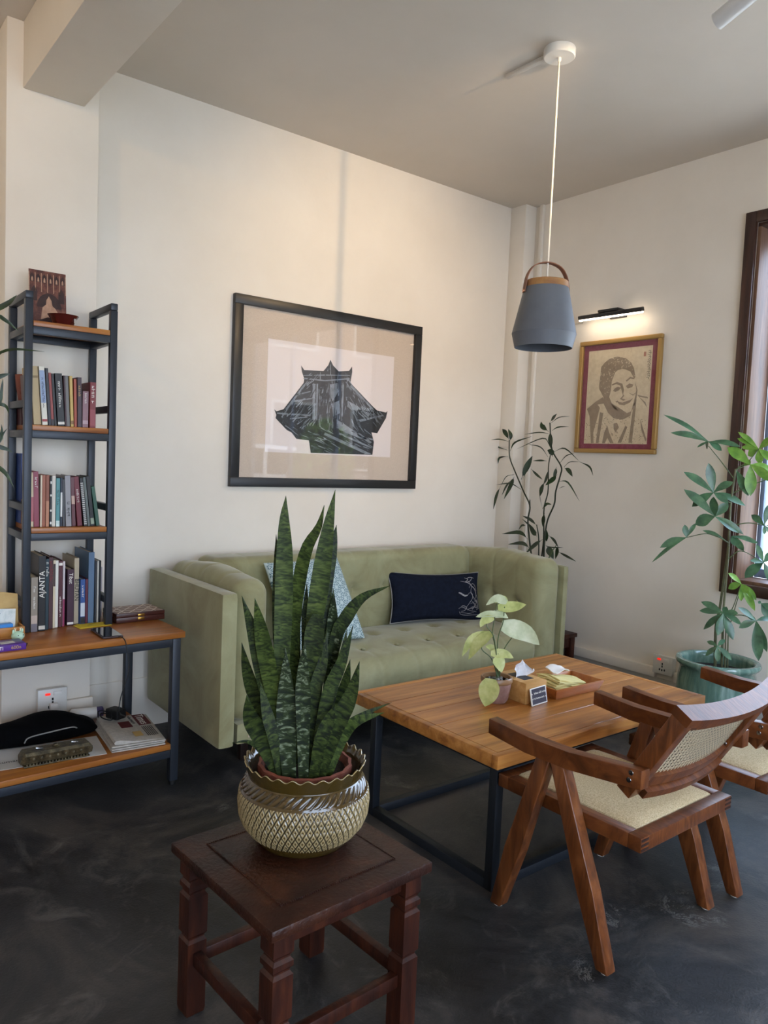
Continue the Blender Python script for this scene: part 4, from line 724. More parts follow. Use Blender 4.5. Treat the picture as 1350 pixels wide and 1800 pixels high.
R2 = [(233, 256, .226, 0, '#d7c5a0', 'cream book with red print at left end of middle row', None, [('#b8646a', .1, .55)]),
      (258, 296, .230, -1.5, '#8d3a4c', 'raspberry pink book with white title on middle shelf', (5, .8, .016, 'print_white', False), None),
      (298, 310, .216, 0, '#d9c9b0', 'very thin cream book right of the pink one', None, None),
      (312, 336, .216, 0, '#96543a', 'rust brown book on middle shelf, left of a matching one', None, None),
      (337, 362, .216, 0, '#8a4c34', 'rust brown book on middle shelf, right of a matching one', None, [('#b98060', .0, .5)]),
      (364, 378, .212, 0, '#151519', 'thin black book with white dots on middle shelf', None, [('#d8d5cc', .05, .1), ('#d8d5cc', .3, .34), ('#d8d5cc', .6, .64), ('#d8d5cc', .85, .9)]),
      (380, 406, .214, 0, '#cfc8bb', 'off white paperback on middle shelf', None, None),
      (409, 437, .204, 0, '#4f8a8c', 'teal paperback on middle shelf', (8, .6, .014, 'print_dark', False), [('#c4d6d2', .0, .12)]),
      (440, 455, .206, 0, '#20283a', 'slim navy book right of the teal one', None, [('#d8d8d4', .2, .7)]),
      (457, 476, .200, -1, '#3f4044', 'charcoal book left of the silver lettered one', None, None),
      (480, 522, .216, -2, '#8f8d90', 'silver grey book with large letters on middle shelf', (5, .35, .022, 'print_dark', True), None),
      (526, 553, .210, -2.5, '#5c3238', 'brown maroon book with pale band on middle shelf', None, [('#b89a8a', .45, .62)]),
      (566, 604, .212, -5, '#6d1f2c', 'thick burgundy book leaning left on middle shelf', (7, .6, .015, 'print_white', False), None),
      (610, 633, .208, -6, '#222226', 'spiral bound black notebook leaning beside burgundy book', None, [('#c9c6c0', .04*k, .04*k+.018) for k in range(1, 23)]),
      (637, 657, .212, -6.5, '#5d6562', 'grey green book leaning right of the spiral notebook', None, None),
      (660, 689, .216, -6.5, '#17181a', 'black leaning book with floral foot on middle shelf', None, [('#8f9c86', .04, .16)]),
      (702, 730, .172, -8, '#2f5a48', 'dark green book leaning at right end of middle row', None, None)]
for x0, x1, h, ln, c, lb, ti, sp in R2: book(x0, x1, h, ln, c, lb, 1.1086, .035+random.uniform(0, .012), random.uniform(.13, .155), G2, ti, sp)
R3 = [(222, 270, .228, 0, '#8d8375', 'short taupe book with a handwritten title, front left of console row', (11, .62, .015, 'print_white', False), [('#b8a79a', .15, .3), ('#6f6a72', .0, .15)], .002, .17),
      (275, 326, .315, 0, '#0e0f12', 'large black book titled AJANTA in white letters', ('AJANTA', .62, .031, 'print_white', True), [('#c9c4ba', .02, .07)], .008, .2),
      (328, 352, .300, 0, '#14323c', 'dark teal book right of the AJANTA book', (6, .85, .018, 'print_white', False), None, .02, .2),
      (355, 385, .305, 0, '#46272a', 'brown book with reddish capitals on console row', (8, .80, .019, 'print_red', False), None, .03, .21),
      (387, 404, .290, 0, '#d2c4a6', 'thin cream book between brown and white books', None, [('#3a2422', .62, .95)], .035, .2),
      (407, 429, .288, 0, '#ddd9cf', 'slim white book on console row', None, None, .045, .2),
      (432, 462, .285, 0, '#4a1622', 'dark wine red book on console row', (12, .3, .013, 'print_white', False), [('#e2ddd2', .93, .97)], .05, .2),
      (465, 481, .282, 0, '#c9bfc0', 'thin white book with pink lower half', None, [('#8d2f55', .0, .42)], .055, .2),
      (500, 552, .245, 0, '#3a1b2e', 'plum purple book titled Tibet with white boards', ('Tibet', .84, .022, 'print_white', False), [('#e5e1da', .02, .06)], .06, .2),
      (560, 596, .290, 0, '#b9ac92', 'tall beige book titled BHUTAN on console row', ('BHUTAN', .52, .024, 'print_dark', False), None, .08, .2),
      (598, 634, .198, 0, '#2f5596', 'short blue photo book beside the BHUTAN book', (8, .72, .016, 'print_white', False), [('#c9d3dd', .18, .48), ('#1d1d22', .02, .16)], .06, .18),
      (637, 657, .198, 0, '#5d1f33', 'short maroon book right of the blue photo book', None, None, .065, .18),
      (660, 706, .315, 0, '#55708c', 'tall steel blue book near right end of console row', None, None, .07, .22),
      (709, 724, .275, 0, '#2a2d33', 'thin charcoal book next to the steel blue one', None, None, .07, .2),
      (726, 740, .275, 0, '#b9b5ac', 'thin pale grey book near tower right post', None, None, .07, .2),
      (742, 756, .275, 0, '#1c1e24', 'thin black book at right end of console row', None, None, .07, .2)]
for x0, x1, h, ln, c, lb, ti, sp, v, dp in R3: book(x0, x1, h, ln, c, lb, .6755, v, dp, G3, ti, sp)
book(226, 262, .30, 0, '#27407c', 'tall blue picture book at back left of middle shelf', 1.1086, .205, .105, G2, None, [('#8a6a52', .0, .35)])
book(226, 312, .10, 0, '#431a1a', 'thick dark red block of books at back left of upper shelf', 1.531, .205, .105, G1)

# ------------------------------------------------------------------ things on the tower
noisy('card_print', ['#2e1714', '#5c3027', '#8a5a46'], [.3, .5, .75], 35, .45, detail=8)
noisy('card_light', ['#9a7058', '#c09a80'], [.3, .7], 40, .5); noisy('card_dark', ['#25110f', '#3a1d18'], [.3, .7], 40, .5)
cd = thing('postcard', 'brown postcard of a carved shrine figure leaning on top shelf', 'postcard', tower(.128, .175, 1.9497), (math.radians(-6), 0, TA+.02))
MB().bb((-.075, 0, 0), (.075, .002, .242)).build('card', 'card_print', cd, 0)
def pr(name, pts, m, parent, y=-.0005, d=-.0004): return MB().poly([(p[0], y, p[1]) for p in pts], (0, d, 0)).build(name, m, parent, 0)
for i in range(6):
    x = -.062+i*.0245; pr('niche', [(x-.008, .19), (x+.008, .19), (x+.008, .215), (x, .228), (x-.008, .215)], 'card_dark', cd)
    pr('niche_figure', [(x-.004, .192), (x+.004, .192), (x+.003, .206), (x, .212), (x-.003, .206)], 'card_light', cd, -.001)
for i in range(7): x = -.074+i*.0245; pr('pilaster', [(x-.0015, .15), (x+.0015, .15), (x+.0015, .23), (x-.0015, .23)], 'card_light', cd)
for x in (-.055, .055): pr('arch', [(x-.012, .11), (x+.012, .11), (x+.012, .155), (x, .175), (x-.012, .155)], 'card_dark', cd)
pr('halo', [(.005+.05*math.cos(a*PI/12), .085+.062*math.sin(a*PI/12)) for a in range(13)], 'card_dark', cd)
pr('figure', [(-.03, .03), (.045, .03), (.05, .05), (.03, .085), (.018, .095), (.014, .118), (.004, .135), (-.006, .118), (-.008, .098), (-.022, .085)], 'card_light', cd, -.001)
pr('robe', [(-.035, .0), (.04, .0), (.042, .032), (.0, .045), (-.035, .03)], 'card_dark', cd, -.0014)
noisy('lacquer', ['#3a0f10', '#531a18'], [.3, .7], 6, .18, coat=.6)
bw = thing('bowl', 'small dark red lacquer bowl on the top shelf beside the postcard', 'bowl', tower(.165, .085, 1.9495)); bw.scale = (1.2, 1.2, 1.35)
MB().lathe([(.0, .001), (.028, .0), (.033, .004), (.045, .026), (.052, .034), (.048, .034), (.041, .026), (.028, .008), (0, .007)], 32).build('body', 'lacquer', bw)
mat('bowl_mark', '#b9b4ac', .4)
MB().box((.032, -.030, .018), (.010, .003, .014), Mx.Rotation(.8, 3, 'Z')).build('mark', 'bowl_mark', bw, 0)
noisy('terracotta_red', ['#6b3527', '#874a38'], [.3, .7], 18, .7, bump=.3)
cp = thing('clay_cup', 'rough reddish clay cup behind the tower left posts', 'cup', tower(.06, .255, 1.6316))
MB().lathe([(0, .001), (.030, 0), (.034, .03), (.040, .06), (.045, .115), (.041, .115), (.030, .02), (0, .015)], 28, mod=lambda r, z, a: (r*(1+.012*math.sin(z*260)), z)).build('body', 'terracotta_red', cp)

# ------------------------------------------------------------------ things on the console top
wood('tray_wood', '#9a5f2a', '#b57838', '#c58a48', 'x', 5, .4)
tr = thing('desk_tray', 'small wooden desk tray holding envelope and cards at left edge', 'tray', (-3.48, -.49, .6755))
MB().bb((-.10, -.09, .0), (.08, .09, .006), .001).build('base', 'tray_wood', tr)
for lo, hi in (((-.10, -.09, .0062), (.08, -.083, .045)), ((-.10, .083, .0062), (.08, .09, .045)), ((.073, -.0828, .0062), (.08, .0828, .045)), ((-.10, -.0828, .0062), (-.093, .0828, .045))): MB().bb(lo, hi, .0015).build('side', 'tray_wood', tr)
noisy('kraft_paper', ['#b8975f', '#c9a970'], [.3, .7], 20, .8)
en = thing('envelope', 'tan kraft envelope standing in the desk tray', 'envelope', (-3.475, -.495, .6825), (math.radians(-8), 0, .05))
MB().bb((-.075, 0, 0), (.072, .003, .125), .001).build('body', 'kraft_paper', en)
MB().poly([(-.075, -.0015, .118), (-.0, -.010, .09), (.072, -.0015, .112), (.072, -.0005, .155), (-.02, .004, .172), (-.075, .003, .165)], (0, .0012, 0)).build('flap', 'kraft_paper', en, 0)
cdp = thing('leaflet', 'pale grey leaflet standing in front of the tan envelope', 'leaflet', (-3.487, -.528, .6825), (math.radians(-10), .08, .05))
noisy('leaflet_print', ['#b9c2c4', '#d6d8d4', '#8fa6a2'], [.35, .5, .75], 14, .5)
MB().bb((-.065, 0, 0), (.062, .0015, .105)).build('sheet', 'leaflet_print', cdp, 0)
MB().box((-.01, -.001, .075), (.022, .001, .03), Mx.Rotation(.2, 3, 'Y')).build('picture', 'grey_steel', cdp, 0)
mat('cyan_card', '#2f7fc9', .4)
bxx = thing('blue_box', 'bright blue small carton lying in the desk tray', 'carton', (-3.487, -.552, .6825), .06)
MB().bb((-.05, -.018, 0), (.045, .014, .05), .001).build('body', 'cyan_card', bxx)
MB().box((.02, -.0185, .024), (.02, .001, .018)).build('emblem', 'leaflet_print', bxx, 0)
noisy('mint_glaze', ['#a9cbb0', '#bfdcc2'], [.3, .7], 10, .25, coat=.4); mat('cream_glaze', '#e6dcc0', .3)
fg = thing('deer_figurine', 'tiny round mint green deer figurine with cream antlers', 'figurine', (-3.437, -.628, .6757), .3)
MB().ball((0, 0, .020), .0235, 20, (1.05, 1, .86)).build('body', 'mint_glaze', fg)
for s in (-1, 1):
    MB().ball((s*.018, 0, .039), .0075, 10, (.7, .5, 1.2)).build('ear', 'mint_glaze', fg)
    MB().tube([(s*.008, 0, .036), (s*.011, 0, .046), (s*.014, 0, .053)], [.0025, .002, .0012], 6).build('antler', 'cream_glaze', fg)
    MB().tube([(s*.011, 0, .045), (s*.007, 0, .051)], [.0018, .0012], 6).build('antler', 'cream_glaze', fg)
    MB().ball((s*.010, -.0215, .026), .002, 8).build('eye', 'black', fg)
noisy('purple_film', ['#3d1f66', '#5a2f8a'], [.3, .7], 9, .3)
pk = thing('snack_packet', 'purple printed snack carton at the front of console table', 'packet', (-3.53, -.735, .6757), .055)
MB().bb((-.08, -.045, 0), (.088, .045, .024), .0015).build('carton', 'purple_film', pk)
for i, (x, w_) in enumerate(((-.06, .03), (-.015, .02), (.03, .05))): MB().box((x, (-.012, .012, -.006)[i], .0245), (w_, .03, .001), Mx.Rotation(.1, 3, 'Z')).build('top_print', ('bowl_mark', 'print_dark', 'bowl_mark')[i], pk, 0)
text('front_print', 'Tl', .018, 'print_white', pk, (.0, -.0456, .012), FLAT); text('front_print', '600n', .018, 'print_gold', pk, (.052, -.0456, .012), FLAT)
MB().box((.094, .02, .003), (.03, .04, .004), Mx.Rotation(-.4, 3, 'Z')).build('torn_flap', 'card_dark', pk)
wood('rosewood', '#2a110d', '#3d1a14', '#4a221a', 'x', 6, .35); mat('inlay', '#d6c6b8', .5); noisy('inlay_field', ['#6d5448', '#8a7062'], [.3, .7], 60, .6); mat('brass', '#b9944a', .3, 1)
ib = thing('inlaid_box', 'flat dark wooden box with pale lattice inlay and brass clasp', 'box', (-2.897, -.415, .6757), .03)
MB().bb((-.112, -.085, 0), (.112, .085, .024), .002).build('base', 'rosewood', ib); MB().bb((-.112, -.085, .0245), (.112, .085, .042), .002).build('lid', 'rosewood', ib)
MB().bb((-.104, -.077, .042), (.104, .077, .0427)).build('lid_panel', 'inlay_field', ib, 0)
for sg in (-1, 1):
    for k in range(-3, 5):
        x0, x1 = -.104+k*.052, -.104+k*.052+.13; pts = []
        a, b_ = V((x0*sg if sg > 0 else -x0, -.077, 0)), V((x1 if sg > 0 else -x1, .077, 0))
        d = b_-a; t0, t1 = 0, 1
        for lim in (-.104, .104):
            tt = (lim-a.x)/d.x
            if (d.x > 0) == (lim < 0): t0 = max(t0, tt)
            else: t1 = min(t1, tt)
        if t1-t0 > .05: p, q_ = a+d*t0, a+d*t1; MB().bar((p.x, p.y, .0429), (q_.x, q_.y, .0429), .0034, .0012).build('inlay_strip', 'inlay', ib, 0)
for x in (-.035, .035): MB().bar((x*2, -.077, .0429), (x*2, .077, .0429), .003, .0012).build('inlay_strip', 'inlay', ib, 0)
MB().box((.0, -.0865, .030), (.030, .003, .011), bev=.001).build('clasp', 'brass', ib); MB().box((.0, -.0865, .014), (.030, .003, .012), bev=.001).build('clasp', 'brass', ib)
mat('yellow_paper', '#d8bd2f', .75)
yn = thing('sticky_notes', 'bright yellow paper notes lying beside the phone', 'paper', (-3.105, -.485, .6757), .12)
MB().bb((-.07, -.04, 0), (.07, .035, .0012)).build('sheet', 'yellow_paper', yn, 0); o = MB().bb((-.06, -.035, .0014), (.072, .038, .0026)).build('sheet', 'yellow_paper', yn, 0); o.rotation_euler = (0, 0, -.12)
MB().box((.0, .01, .0031), (.05, .002, .0004), Mx.Rotation(.5, 3, 'Z')).build('pen_mark', 'print_dark', yn, 0)
mat('phone_glass', '#050608', .06, coat=.5); mat('phone_case', '#3a2a2c', .45); mat('cable_black', '#0c0c0d', .5)
ph = thing('phone', 'black smartphone lying on the console table, charging', 'phone', (-3.103, -.668, .676), -.03)
MB().rbox((0, 0, .0045), (.084, .18, .009), .0044, (12, 20, 3)).build('case', 'phone_case', ph)
MB().bb((-.038, -.086, .0088), (.038, .086, .0094)).build('screen', 'phone_glass', ph, 0)
ca = thing('charging_cable', 'thin black charging cable hanging from the phone over console edge', 'cable', (-3.08, -.752, .68))
MB().tube([V(p)-V((-3.08, -.752, .68)) for p in spline([(-3.085, -.752, .681), (-3.075, -.785, .680), (-3.07, -.812, .65), (-3.06, -.815, .55), (-3.085, -.80, .44), (-3.09, -.80, .38), (-3.04, -.72, .33), (-3.0, -.6, .29), (-2.985, -.5, .26)], 40)], .0022, 6).build('cord', 'cable_black', ca)
mat('lilac_board', '#a9a3ac', .6)
tag(MB().bb((-3.020, -.325, .6757), (-3.0135, -.20, .905), .001).build('folder', 'lilac_board'), 'pale lilac folder standing behind the tower right post', 'folder')

# ------------------------------------------------------------------ things on the console lower shelf
ZS = .1865
mat('paper_white', '#c9c6c0', .8); mat('ink', '#2a2a2c', .7)
lp = thing('document', 'white printed letter lying under the black pouch', 'paper', (-3.31, -.605, ZS), -.12)
MB().bb((-.20, -.105, 0), (.21, .12, .001)).build('sheet', 'paper_white', lp, 0)
text('heading', 'Kumar', .03, 'ink', lp, (-.155, -.03, .0012), (0, 0, .04), .0002); marks('heading_lettering', 5, .03, 'ink', lp, (-.06, -.027, .0014), (0, 0, .04))
for i in range(5): MB().bb((.06, -.09+i*.018, .001), (.17, -.087+i*.018, .0013)).build('text_line', 'skirting', lp, 0)
noisy('black_velvet', ['#040405', '#08080a'], [.3, .7], 30, .95, spec=.1)
pc = thing('pouch', 'soft black velvet pouch with grey piping on lower shelf', 'pouch', (-3.292, -.415, ZS+.0015), -.02)
def fp(p):
    q = p.copy(); k = 1-.55*(abs(p.x)/.23)**2.5
    q.y *= k; q.z = (p.z+.05)*(1-.6*(abs(p.x)/.23)**3)*(1-.35*(abs(p.y)/.11)**2)-.05 + .008*math.sin(p.x*25+p.y*18)*(p.z > 0)
    return q
MB().rbox((0, 0, .05), (.46, .21, .10), .045, (40, 20, 10), fp).build('body', 'black_velvet', pc)
MB().tube(spline([(-.09, -.108, .028), (-.07, -.106, .048), (.02, -.107, .058), (.10, -.10, .060), (.13, -.085, .045)], 24), .003, 6).build('piping', 'silver_piping', pc)
MB().tube(spline([(-.225, -.03, .03), (-.222, -.04, .018), (-.215, -.05, .01)], 10), .003, 6).build('piping', 'silver_piping', pc)
noisy('antique_metal', ['#2a2519', '#5a5038', '#84775a'], [.3, .55, .8], 50, .45, detail=5, metal=.4, bump=.2)
mc = thing('ornate_case', 'long antique metal case with embossed symbols on lower shelf', 'case', (-3.305, -.688, ZS+.0015), -.01)
rows = []
for x, w0, w1 in ((-.135, .018, .03), (-.12, .026, .038), (.12, .026, .038), (.138, .018, .03)):
    k = 1.0 if abs(x) < .13 else .6
    rows.append([(x, -w0, .012), (x, -w1, .012+.034*k), (x, -w1*.8, .012+.045*k), (x, w1*.8, .012+.045*k), (x, w1, .012+.034*k), (x, w0, .012)])
MB().sweep(rows).build('body', 'antique_metal', mc)
MB().bb((-.125, -.034, .0), (.125, .034, .006), .002).build('plinth', 'antique_metal', mc)
for i in range(20): MB().box((-.114+i*.012, -.030, .009), (.005, .006, .008)).build('plinth_bead', 'antique_metal', mc, 0)
for i in range(7): MB().ball((-.09+i*.03, -.0345, .031), .006, 8, (.9, .4, 1.1)).build('embossed_symbol', 'antique_metal', mc)
MB().lathe([(0, .0), (.014, .0), (.016, .004), (.010, .006), (.009, .010), (0, .012)], 16).build('rosette', 'antique_metal', mc).location = (.0, .0, .057)
for x in (-.065, .07): MB().box((x, -.01, .062), (.028, .008, .010), Mx.Rotation(.2, 3, 'Y'), .003).build('hinge_knob', 'steel_bolt', mc)
np_ = thing('newspaper', 'folded newspapers stacked at the right end of lower shelf', 'newspaper', (-2.968, -.572, ZS), -.10)
noisy('newsprint', ['#aaa59c', '#bcb7ae'], [.35, .65], 60, .85)
for k, (z, dx, a) in enumerate(((0, .0, 0), (.009, -.006, .03), (.018, .006, -.03))):
    o = MB().rbox((dx, 0, z+.004), (.225, .36, .0075), .0036, (10, 14, 2)).build('fold', 'newsprint', np_); o.rotation_euler = (0, 0, a)
rows = []
for i in range(17):
    y = -.17+.34*i/16; ro = []
    for s, (x, z) in enumerate([(.11, .027), (.05, .030), (-.02, .034), (-.075, .046), (-.095, .044), (-.10, .036), (-.095, .029), (-.06, .027)]): ro.append((x, y, z))
    rows.append(ro)
MB().sweep(rows).build('fold', 'newsprint', np_)
mat('news_red', '#5a1519', .7)
def flat(lo, hi, z, m, nm): return MB().bb((lo[0], lo[1], z), (hi[0], hi[1], z+.0006)).build(nm, m, np_, 0)
flat((.052, .02), (.106, .165), .0306, 'news_red', 'masthead')
text('masthead_title', 'Times', .052, 'print_white', np_, (.079, .093, .0315), (0, 0, -PI/2), .0002, sx=1.05)
marks('headline', 9, .024, 'ink', np_, (.035, .085, .0335), (0, 0, -PI/2))
flat((-.03, .0), (.02, .08), .0355, 'news_red', 'photo_block'); flat((.0, -.12), (.035, -.06), .0345, 'print_gold', 'photo_block')
for i in range(6): flat((.055+i*.008, -.12), (.058+i*.008, -.0), .0306, 'ink', 'text_line')
ad = thing('charger', 'black power adapter lying on the newspapers', 'charger', (-2.985, -.455, ZS+.047), .4)
MB().rbox((0, 0, .022), (.055, .075, .044), .006, (8, 8, 8)).build('body', 'black', ad)
MB().tube(spline([(-.02, .03, .02), (-.06, .03, .03), (-.075, .0, .02), (-.05, -.03, .01), (-.03, .0, .03), (-.06, .04, .04), (-.08, .02, .02)], 30), .003, 6).build('cord', 'cable_black', ad)
mat('violet', '#4a3f6a', .5)
rl = thing('spray_can', 'white tube with violet end lying behind the black pouch', 'tube', (-3.06, -.275, ZS+.0275), (0, PI/2, -.2))
MB().lathe([(0, -.07), (.02, -.07), (.0265, -.062), (.0265, .045), (0, .045)], 24).build('body', 'white_plastic', rl)
MB().lathe([(0, .0455), (.0262, .0455), (.0262, .07), (.02, .075), (0, .075)], 24).build('cap', 'violet', rl)
# ------------------------------------------------------------------ things on the coffee table
wood('pine', '#b0803f', '#c4955a', '#d2a76c', 'x', 5, .45)
bt = thing('tissue_box', 'light wooden tissue box with a white tissue pulled up', 'tissue box', (-1.786, -1.778, TZ+.0005), -.03)
MB().bb((-.061, -.09, 0), (.061, .09, .085), .002).build('box', 'pine', bt)
MB().bb((-.028, -.05, .085), (.028, .05, .0856)).build('slot', 'black', bt, 0)
mat('tissue', '#e4e4e8', .9)
tm = MB(); rows = []
random.seed(8)
for i in range(13):
    v = i/12; ro = []
    for j in range(13):
        u = j/12*2-1; rr = (.030+.034*v); ro.append((u*rr+.014*v*math.sin(3*v+u), (math.cos(u*1.9)*.5-.3)*.045*(.3+v)+.012*math.sin(9*u+4*v)*v, .084+.058*v-.022*v*u*u+.014*v*math.sin(6*u)))
    rows.append(ro)
tm.grid(rows); tm.build('tissue_sheet', 'tissue', bt)
wood('tray_teak', '#8a4c22', '#a5622f', '#b9773d', 'x', 5, .3, coat=.2)
nt_ = thing('napkin_tray', 'wooden tray with sloped sides holding yellow napkins', 'tray', (-1.548, -1.815, TZ+.0005), -.02)
MB().bb((-.135, -.075, 0), (.135, .075, .006), .001).build('base', 'tray_teak', nt_)
for sy in (-1, 1): MB().poly([(-.137, sy*.076, .0), (.137, sy*.076, 0), (.155, sy*.092, .045), (-.155, sy*.092, .045)], (0, -sy*.008, 0), .001).build('side', 'tray_teak', nt_)
for sx in (-1, 1): MB().poly([(sx*.137, -.068, .0), (sx*.137, .068, 0), (sx*.155, .083, .045), (sx*.155, -.083, .045)], (-sx*.008, 0, 0), .001).build('side', 'tray_teak', nt_)
mat('napkin_yellow', '#d9cc8c', .9); mat('napkin_white', '#dcd6cf', .9)
for k in range(8):
    o = MB().rbox((0, 0, 0), (.20-.005*k, .12, .007), .003, (14, 10, 2), lambda p, k=k: V((p.x, p.y, p.z+.018*math.cos(p.x*12+.3*k)+.002*math.sin(p.x*70+k*2+p.y*40)-.006*abs(p.y)/.06))).build('napkin', 'napkin_yellow', nt_)
    o.location = (-.02+.006*math.sin(k*2), .004*math.cos(k*3), .012+.0078*k); o.rotation_euler = (0, .02, .06*math.sin(k*1.7))
o = MB().rbox((0, 0, 0), (.10, .06, .006), .003, (14, 10, 2), lambda p: V((p.x, p.y, p.z+.006*math.cos(p.x*60+p.y*30)+.004*math.sin(p.y*90)))).build('napkin', 'napkin_white', nt_); o.location = (-.01, .03, .088); o.rotation_euler = (.12, .05, .1)
glassy('acrylic', ior=1.45); mat('sign_dark', '#33303f', .35)
sg_ = thing('table_sign', 'small dark acrylic table sign with pale writing against tissue box', 'sign', (-1.792, -1.892, TZ+.001), (math.radians(-12), 0, .09))
MB().bb((-.052, -.002, 0), (.052, .003, .068), .0008).build('holder', 'white_plastic', sg_)
MB().bb((-.046, -.0028, .005), (.046, -.002, .065)).build('card', 'sign_dark', sg_, 0)
marks('writing', 12, .0135, 'print_white', sg_, (0, -.0031, .047), FLAT, 2); marks('writing', 13, .0125, 'print_white', sg_, (0, -.0031, .027), FLAT, 3)

# ------------------------------------------------------------------ pendant lamp
noisy('lamp_grey', ['#5f6268', '#676a70'], [.4, .6], 4, .55); mat('lamp_inner', '#6c7078', .7)
wood('lamp_oak', '#8a5c36', '#a1713f', '#b08250', 'x', 6, .5); noisy('leather', ['#6b4028', '#855236'], [.3, .7], 14, .55, bump=.1)
mat('cord_white', '#d9d2c6', .6); mat('copper', '#c08a6a', .3, 1)
PX, PY = -1.505, -1.56
pl = thing('pendant_lamp', 'grey metal pendant lamp with oak ring and brown leather handle', 'lamp', (PX, PY, CZ))
def pz(z): return z-CZ
MB().lathe([(0, -.0005), (.066, -.0005), (.068, -.004), (.068, -.034), (.064, -.038), (0, -.038)], 40).build('canopy', 'white_plastic', pl)
MB().lathe([(.008, -.038), (.008, -.052), (.005, -.055), (0, -.055)], 16).build('cord_grip', 'white_plastic', pl)
MB().tube([(0, 0, -.05), (0, 0, pz(2.25))], .0045, 10).build('cord', 'cord_white', pl)
MB().lathe([(0, pz(2.262)), (.090, pz(2.262)), (.094, pz(2.258)), (.097, pz(2.232)), (0, pz(2.232))], 48).build('oak_ring', 'lamp_oak', pl)
MB().lathe([(.096, pz(2.2318)), (.098, pz(2.228)), (.141, pz(2.032)), (.126, pz(1.972)), (.123, pz(1.972)), (.137, pz(2.032)), (.094, pz(2.222)), (0, pz(2.222))], 64).build('shade', 'lamp_grey', pl, 25)
MB().lathe([(0, pz(2.21)), (.02, pz(2.21)), (.022, pz(2.15)), (0, pz(2.15))], 20).build('lamp_holder', 'white_plastic', pl)
MB().ball((0, 0, pz(2.11)), .032, 18).build('bulb', 'cord_white', pl)
ha = math.radians(-24); hx_, hy_ = math.cos(ha), math.sin(ha)
pts = [(-.106, 2.205), (-.103, 2.235), (-.092, 2.285), (-.06, 2.327), (0, 2.343), (.06, 2.327), (.092, 2.285), (.103, 2.235), (.106, 2.205)]
cl = spline([(a, z, 0) for a, z in pts], 32); rows = []
for i, p in enumerate(cl):
    d = (cl[min(i+1, 32)]-cl[max(i-1, 0)]).normalized(); nx, nz = -d.y, d.x; ro = []
    for s, t_ in ((-.014, -.0018), (.014, -.0018), (.014, .0018), (-.014, .0018)):
        a, z = p.x+nx*t_, p.y+nz*t_; ro.append((a*hx_-s*hy_, a*hy_+s*hx_, pz(z)))
    rows.append(ro)
hn_ = MB().sweep(rows).build('handle', 'leather', pl, 40)
for s in (-1, 1):
    o = MB().lathe([(0, -.004), (.007, -.003), (.008, .0), (.008, .004)], 14).build('rivet', 'copper', hn_); o.location = (s*.108*hx_, s*.108*hy_, pz(2.212)); o.rotation_euler = (0, -s*PI/2, ha)
dk = MB().bb((PX-.012, -1.49, CZ-.018), (PX+.012, -1.25, CZ), .003).build('cable_duct', 'ceiling_paint'); tag(dk, 'short white cable duct on the ceiling leading from pendant canopy', 'duct')

# ------------------------------------------------------------------ ceiling spotlights
mat('lamp_white', '#c9c7c4', .4); mat('fill_globe_opal', '#fff4e0', .4, emit=(1, .85, .65, 1), es=4)
def spot(label, face, aim, energy, size=95, blend=.9):
    face, aim = V(face), V(aim); d = (aim-face).normalized()
    t = thing('spotlight', label, 'lamp', face)
    q_ = d.to_track_quat('-Z', 'Y')
    o = MB().lathe([(.027, .004), (.031, .0), (.031, .17), (.026, .176), (0, .176)], 32).build('barrel', 'lamp_white', t); o.rotation_mode = 'QUATERNION'; o.rotation_quaternion = q_
    o = MB().lathe([(0, .012), (.0265, .012)], 24).build('lens', mat('spot_lens_%d' % len(MT), '#ffffff', .3, emit=(1, .78, .52, 1), es=8), t); o.rotation_mode = 'QUATERNION'; o.rotation_quaternion = q_
    b_ = -d*.1; top = CZ-face.z
    MB().tube([b_, (b_.x, b_.y, top)], .007, 10).build('stem', 'lamp_white', t)
    MB().lathe([(.035, -.02), (.035, 0)], 24, (b_.x, b_.y, top)).build('mount', 'lamp_white', t)
    l = bpy.data.lights.new('spot', 'SPOT'); l.energy = energy; l.color = (1, .70, .38); l.spot_size = math.radians(size); l.spot_blend = blend; l.shadow_soft_size = .014
    lo = bpy.data.objects.new('spot_light', l); C.objects.link(lo); lo.parent = t; lo.location = d*.006; lo.rotation_mode = 'QUATERNION'; lo.rotation_quaternion = q_
    return t
SPOT1, SPOT2 = 84, 36
spot('white cylindrical ceiling spotlight at the top right corner', (-1.487, -2.272, 3.08), (-1.33, 0, 2.36), SPOT1, 70, 1.0)
spot('white cylindrical ceiling spotlight left of the ceiling beam', (-4.9, -2.2, 3.08), (-3.9, -.6, 2.9), SPOT2, 60, 1.0)

# added globe lamps, out of view, as warm fill for walls and ceiling
FILL_GLOBE = 70
for i, (x, y) in enumerate(((-2.3, -5.0), (-5.7, -4.6), (-6.2, -2.2))):
    t = thing('fill_globe_lamp', ['added unseen opal globe fill lamp behind the armchairs', 'added unseen opal globe fill lamp behind the camera', 'added unseen opal globe fill lamp over the left of the room'][i], 'lamp', (x, y, CZ), 0, 'added globe fill lamps')
    MB().lathe([(0, 0), (.05, 0), (.05, -.03), (0, -.03)], 24).build('canopy', 'white_plastic', t)
    MB().tube([(0, 0, -.03), (0, 0, -.55)], .004, 8).build('cord', 'cord_white', t)
    MB().ball((0, 0, -.68), .13, 24).build('globe', 'fill_globe_opal', t)
    l = bpy.data.lights.new('globe', 'POINT'); l.energy = FILL_GLOBE; l.color = (1, .77, .52); l.shadow_soft_size = .14
    lo = bpy.data.objects.new('fill_globe_light', l); C.objects.link(lo); lo.parent = t; lo.location = (0, 0, -.68)

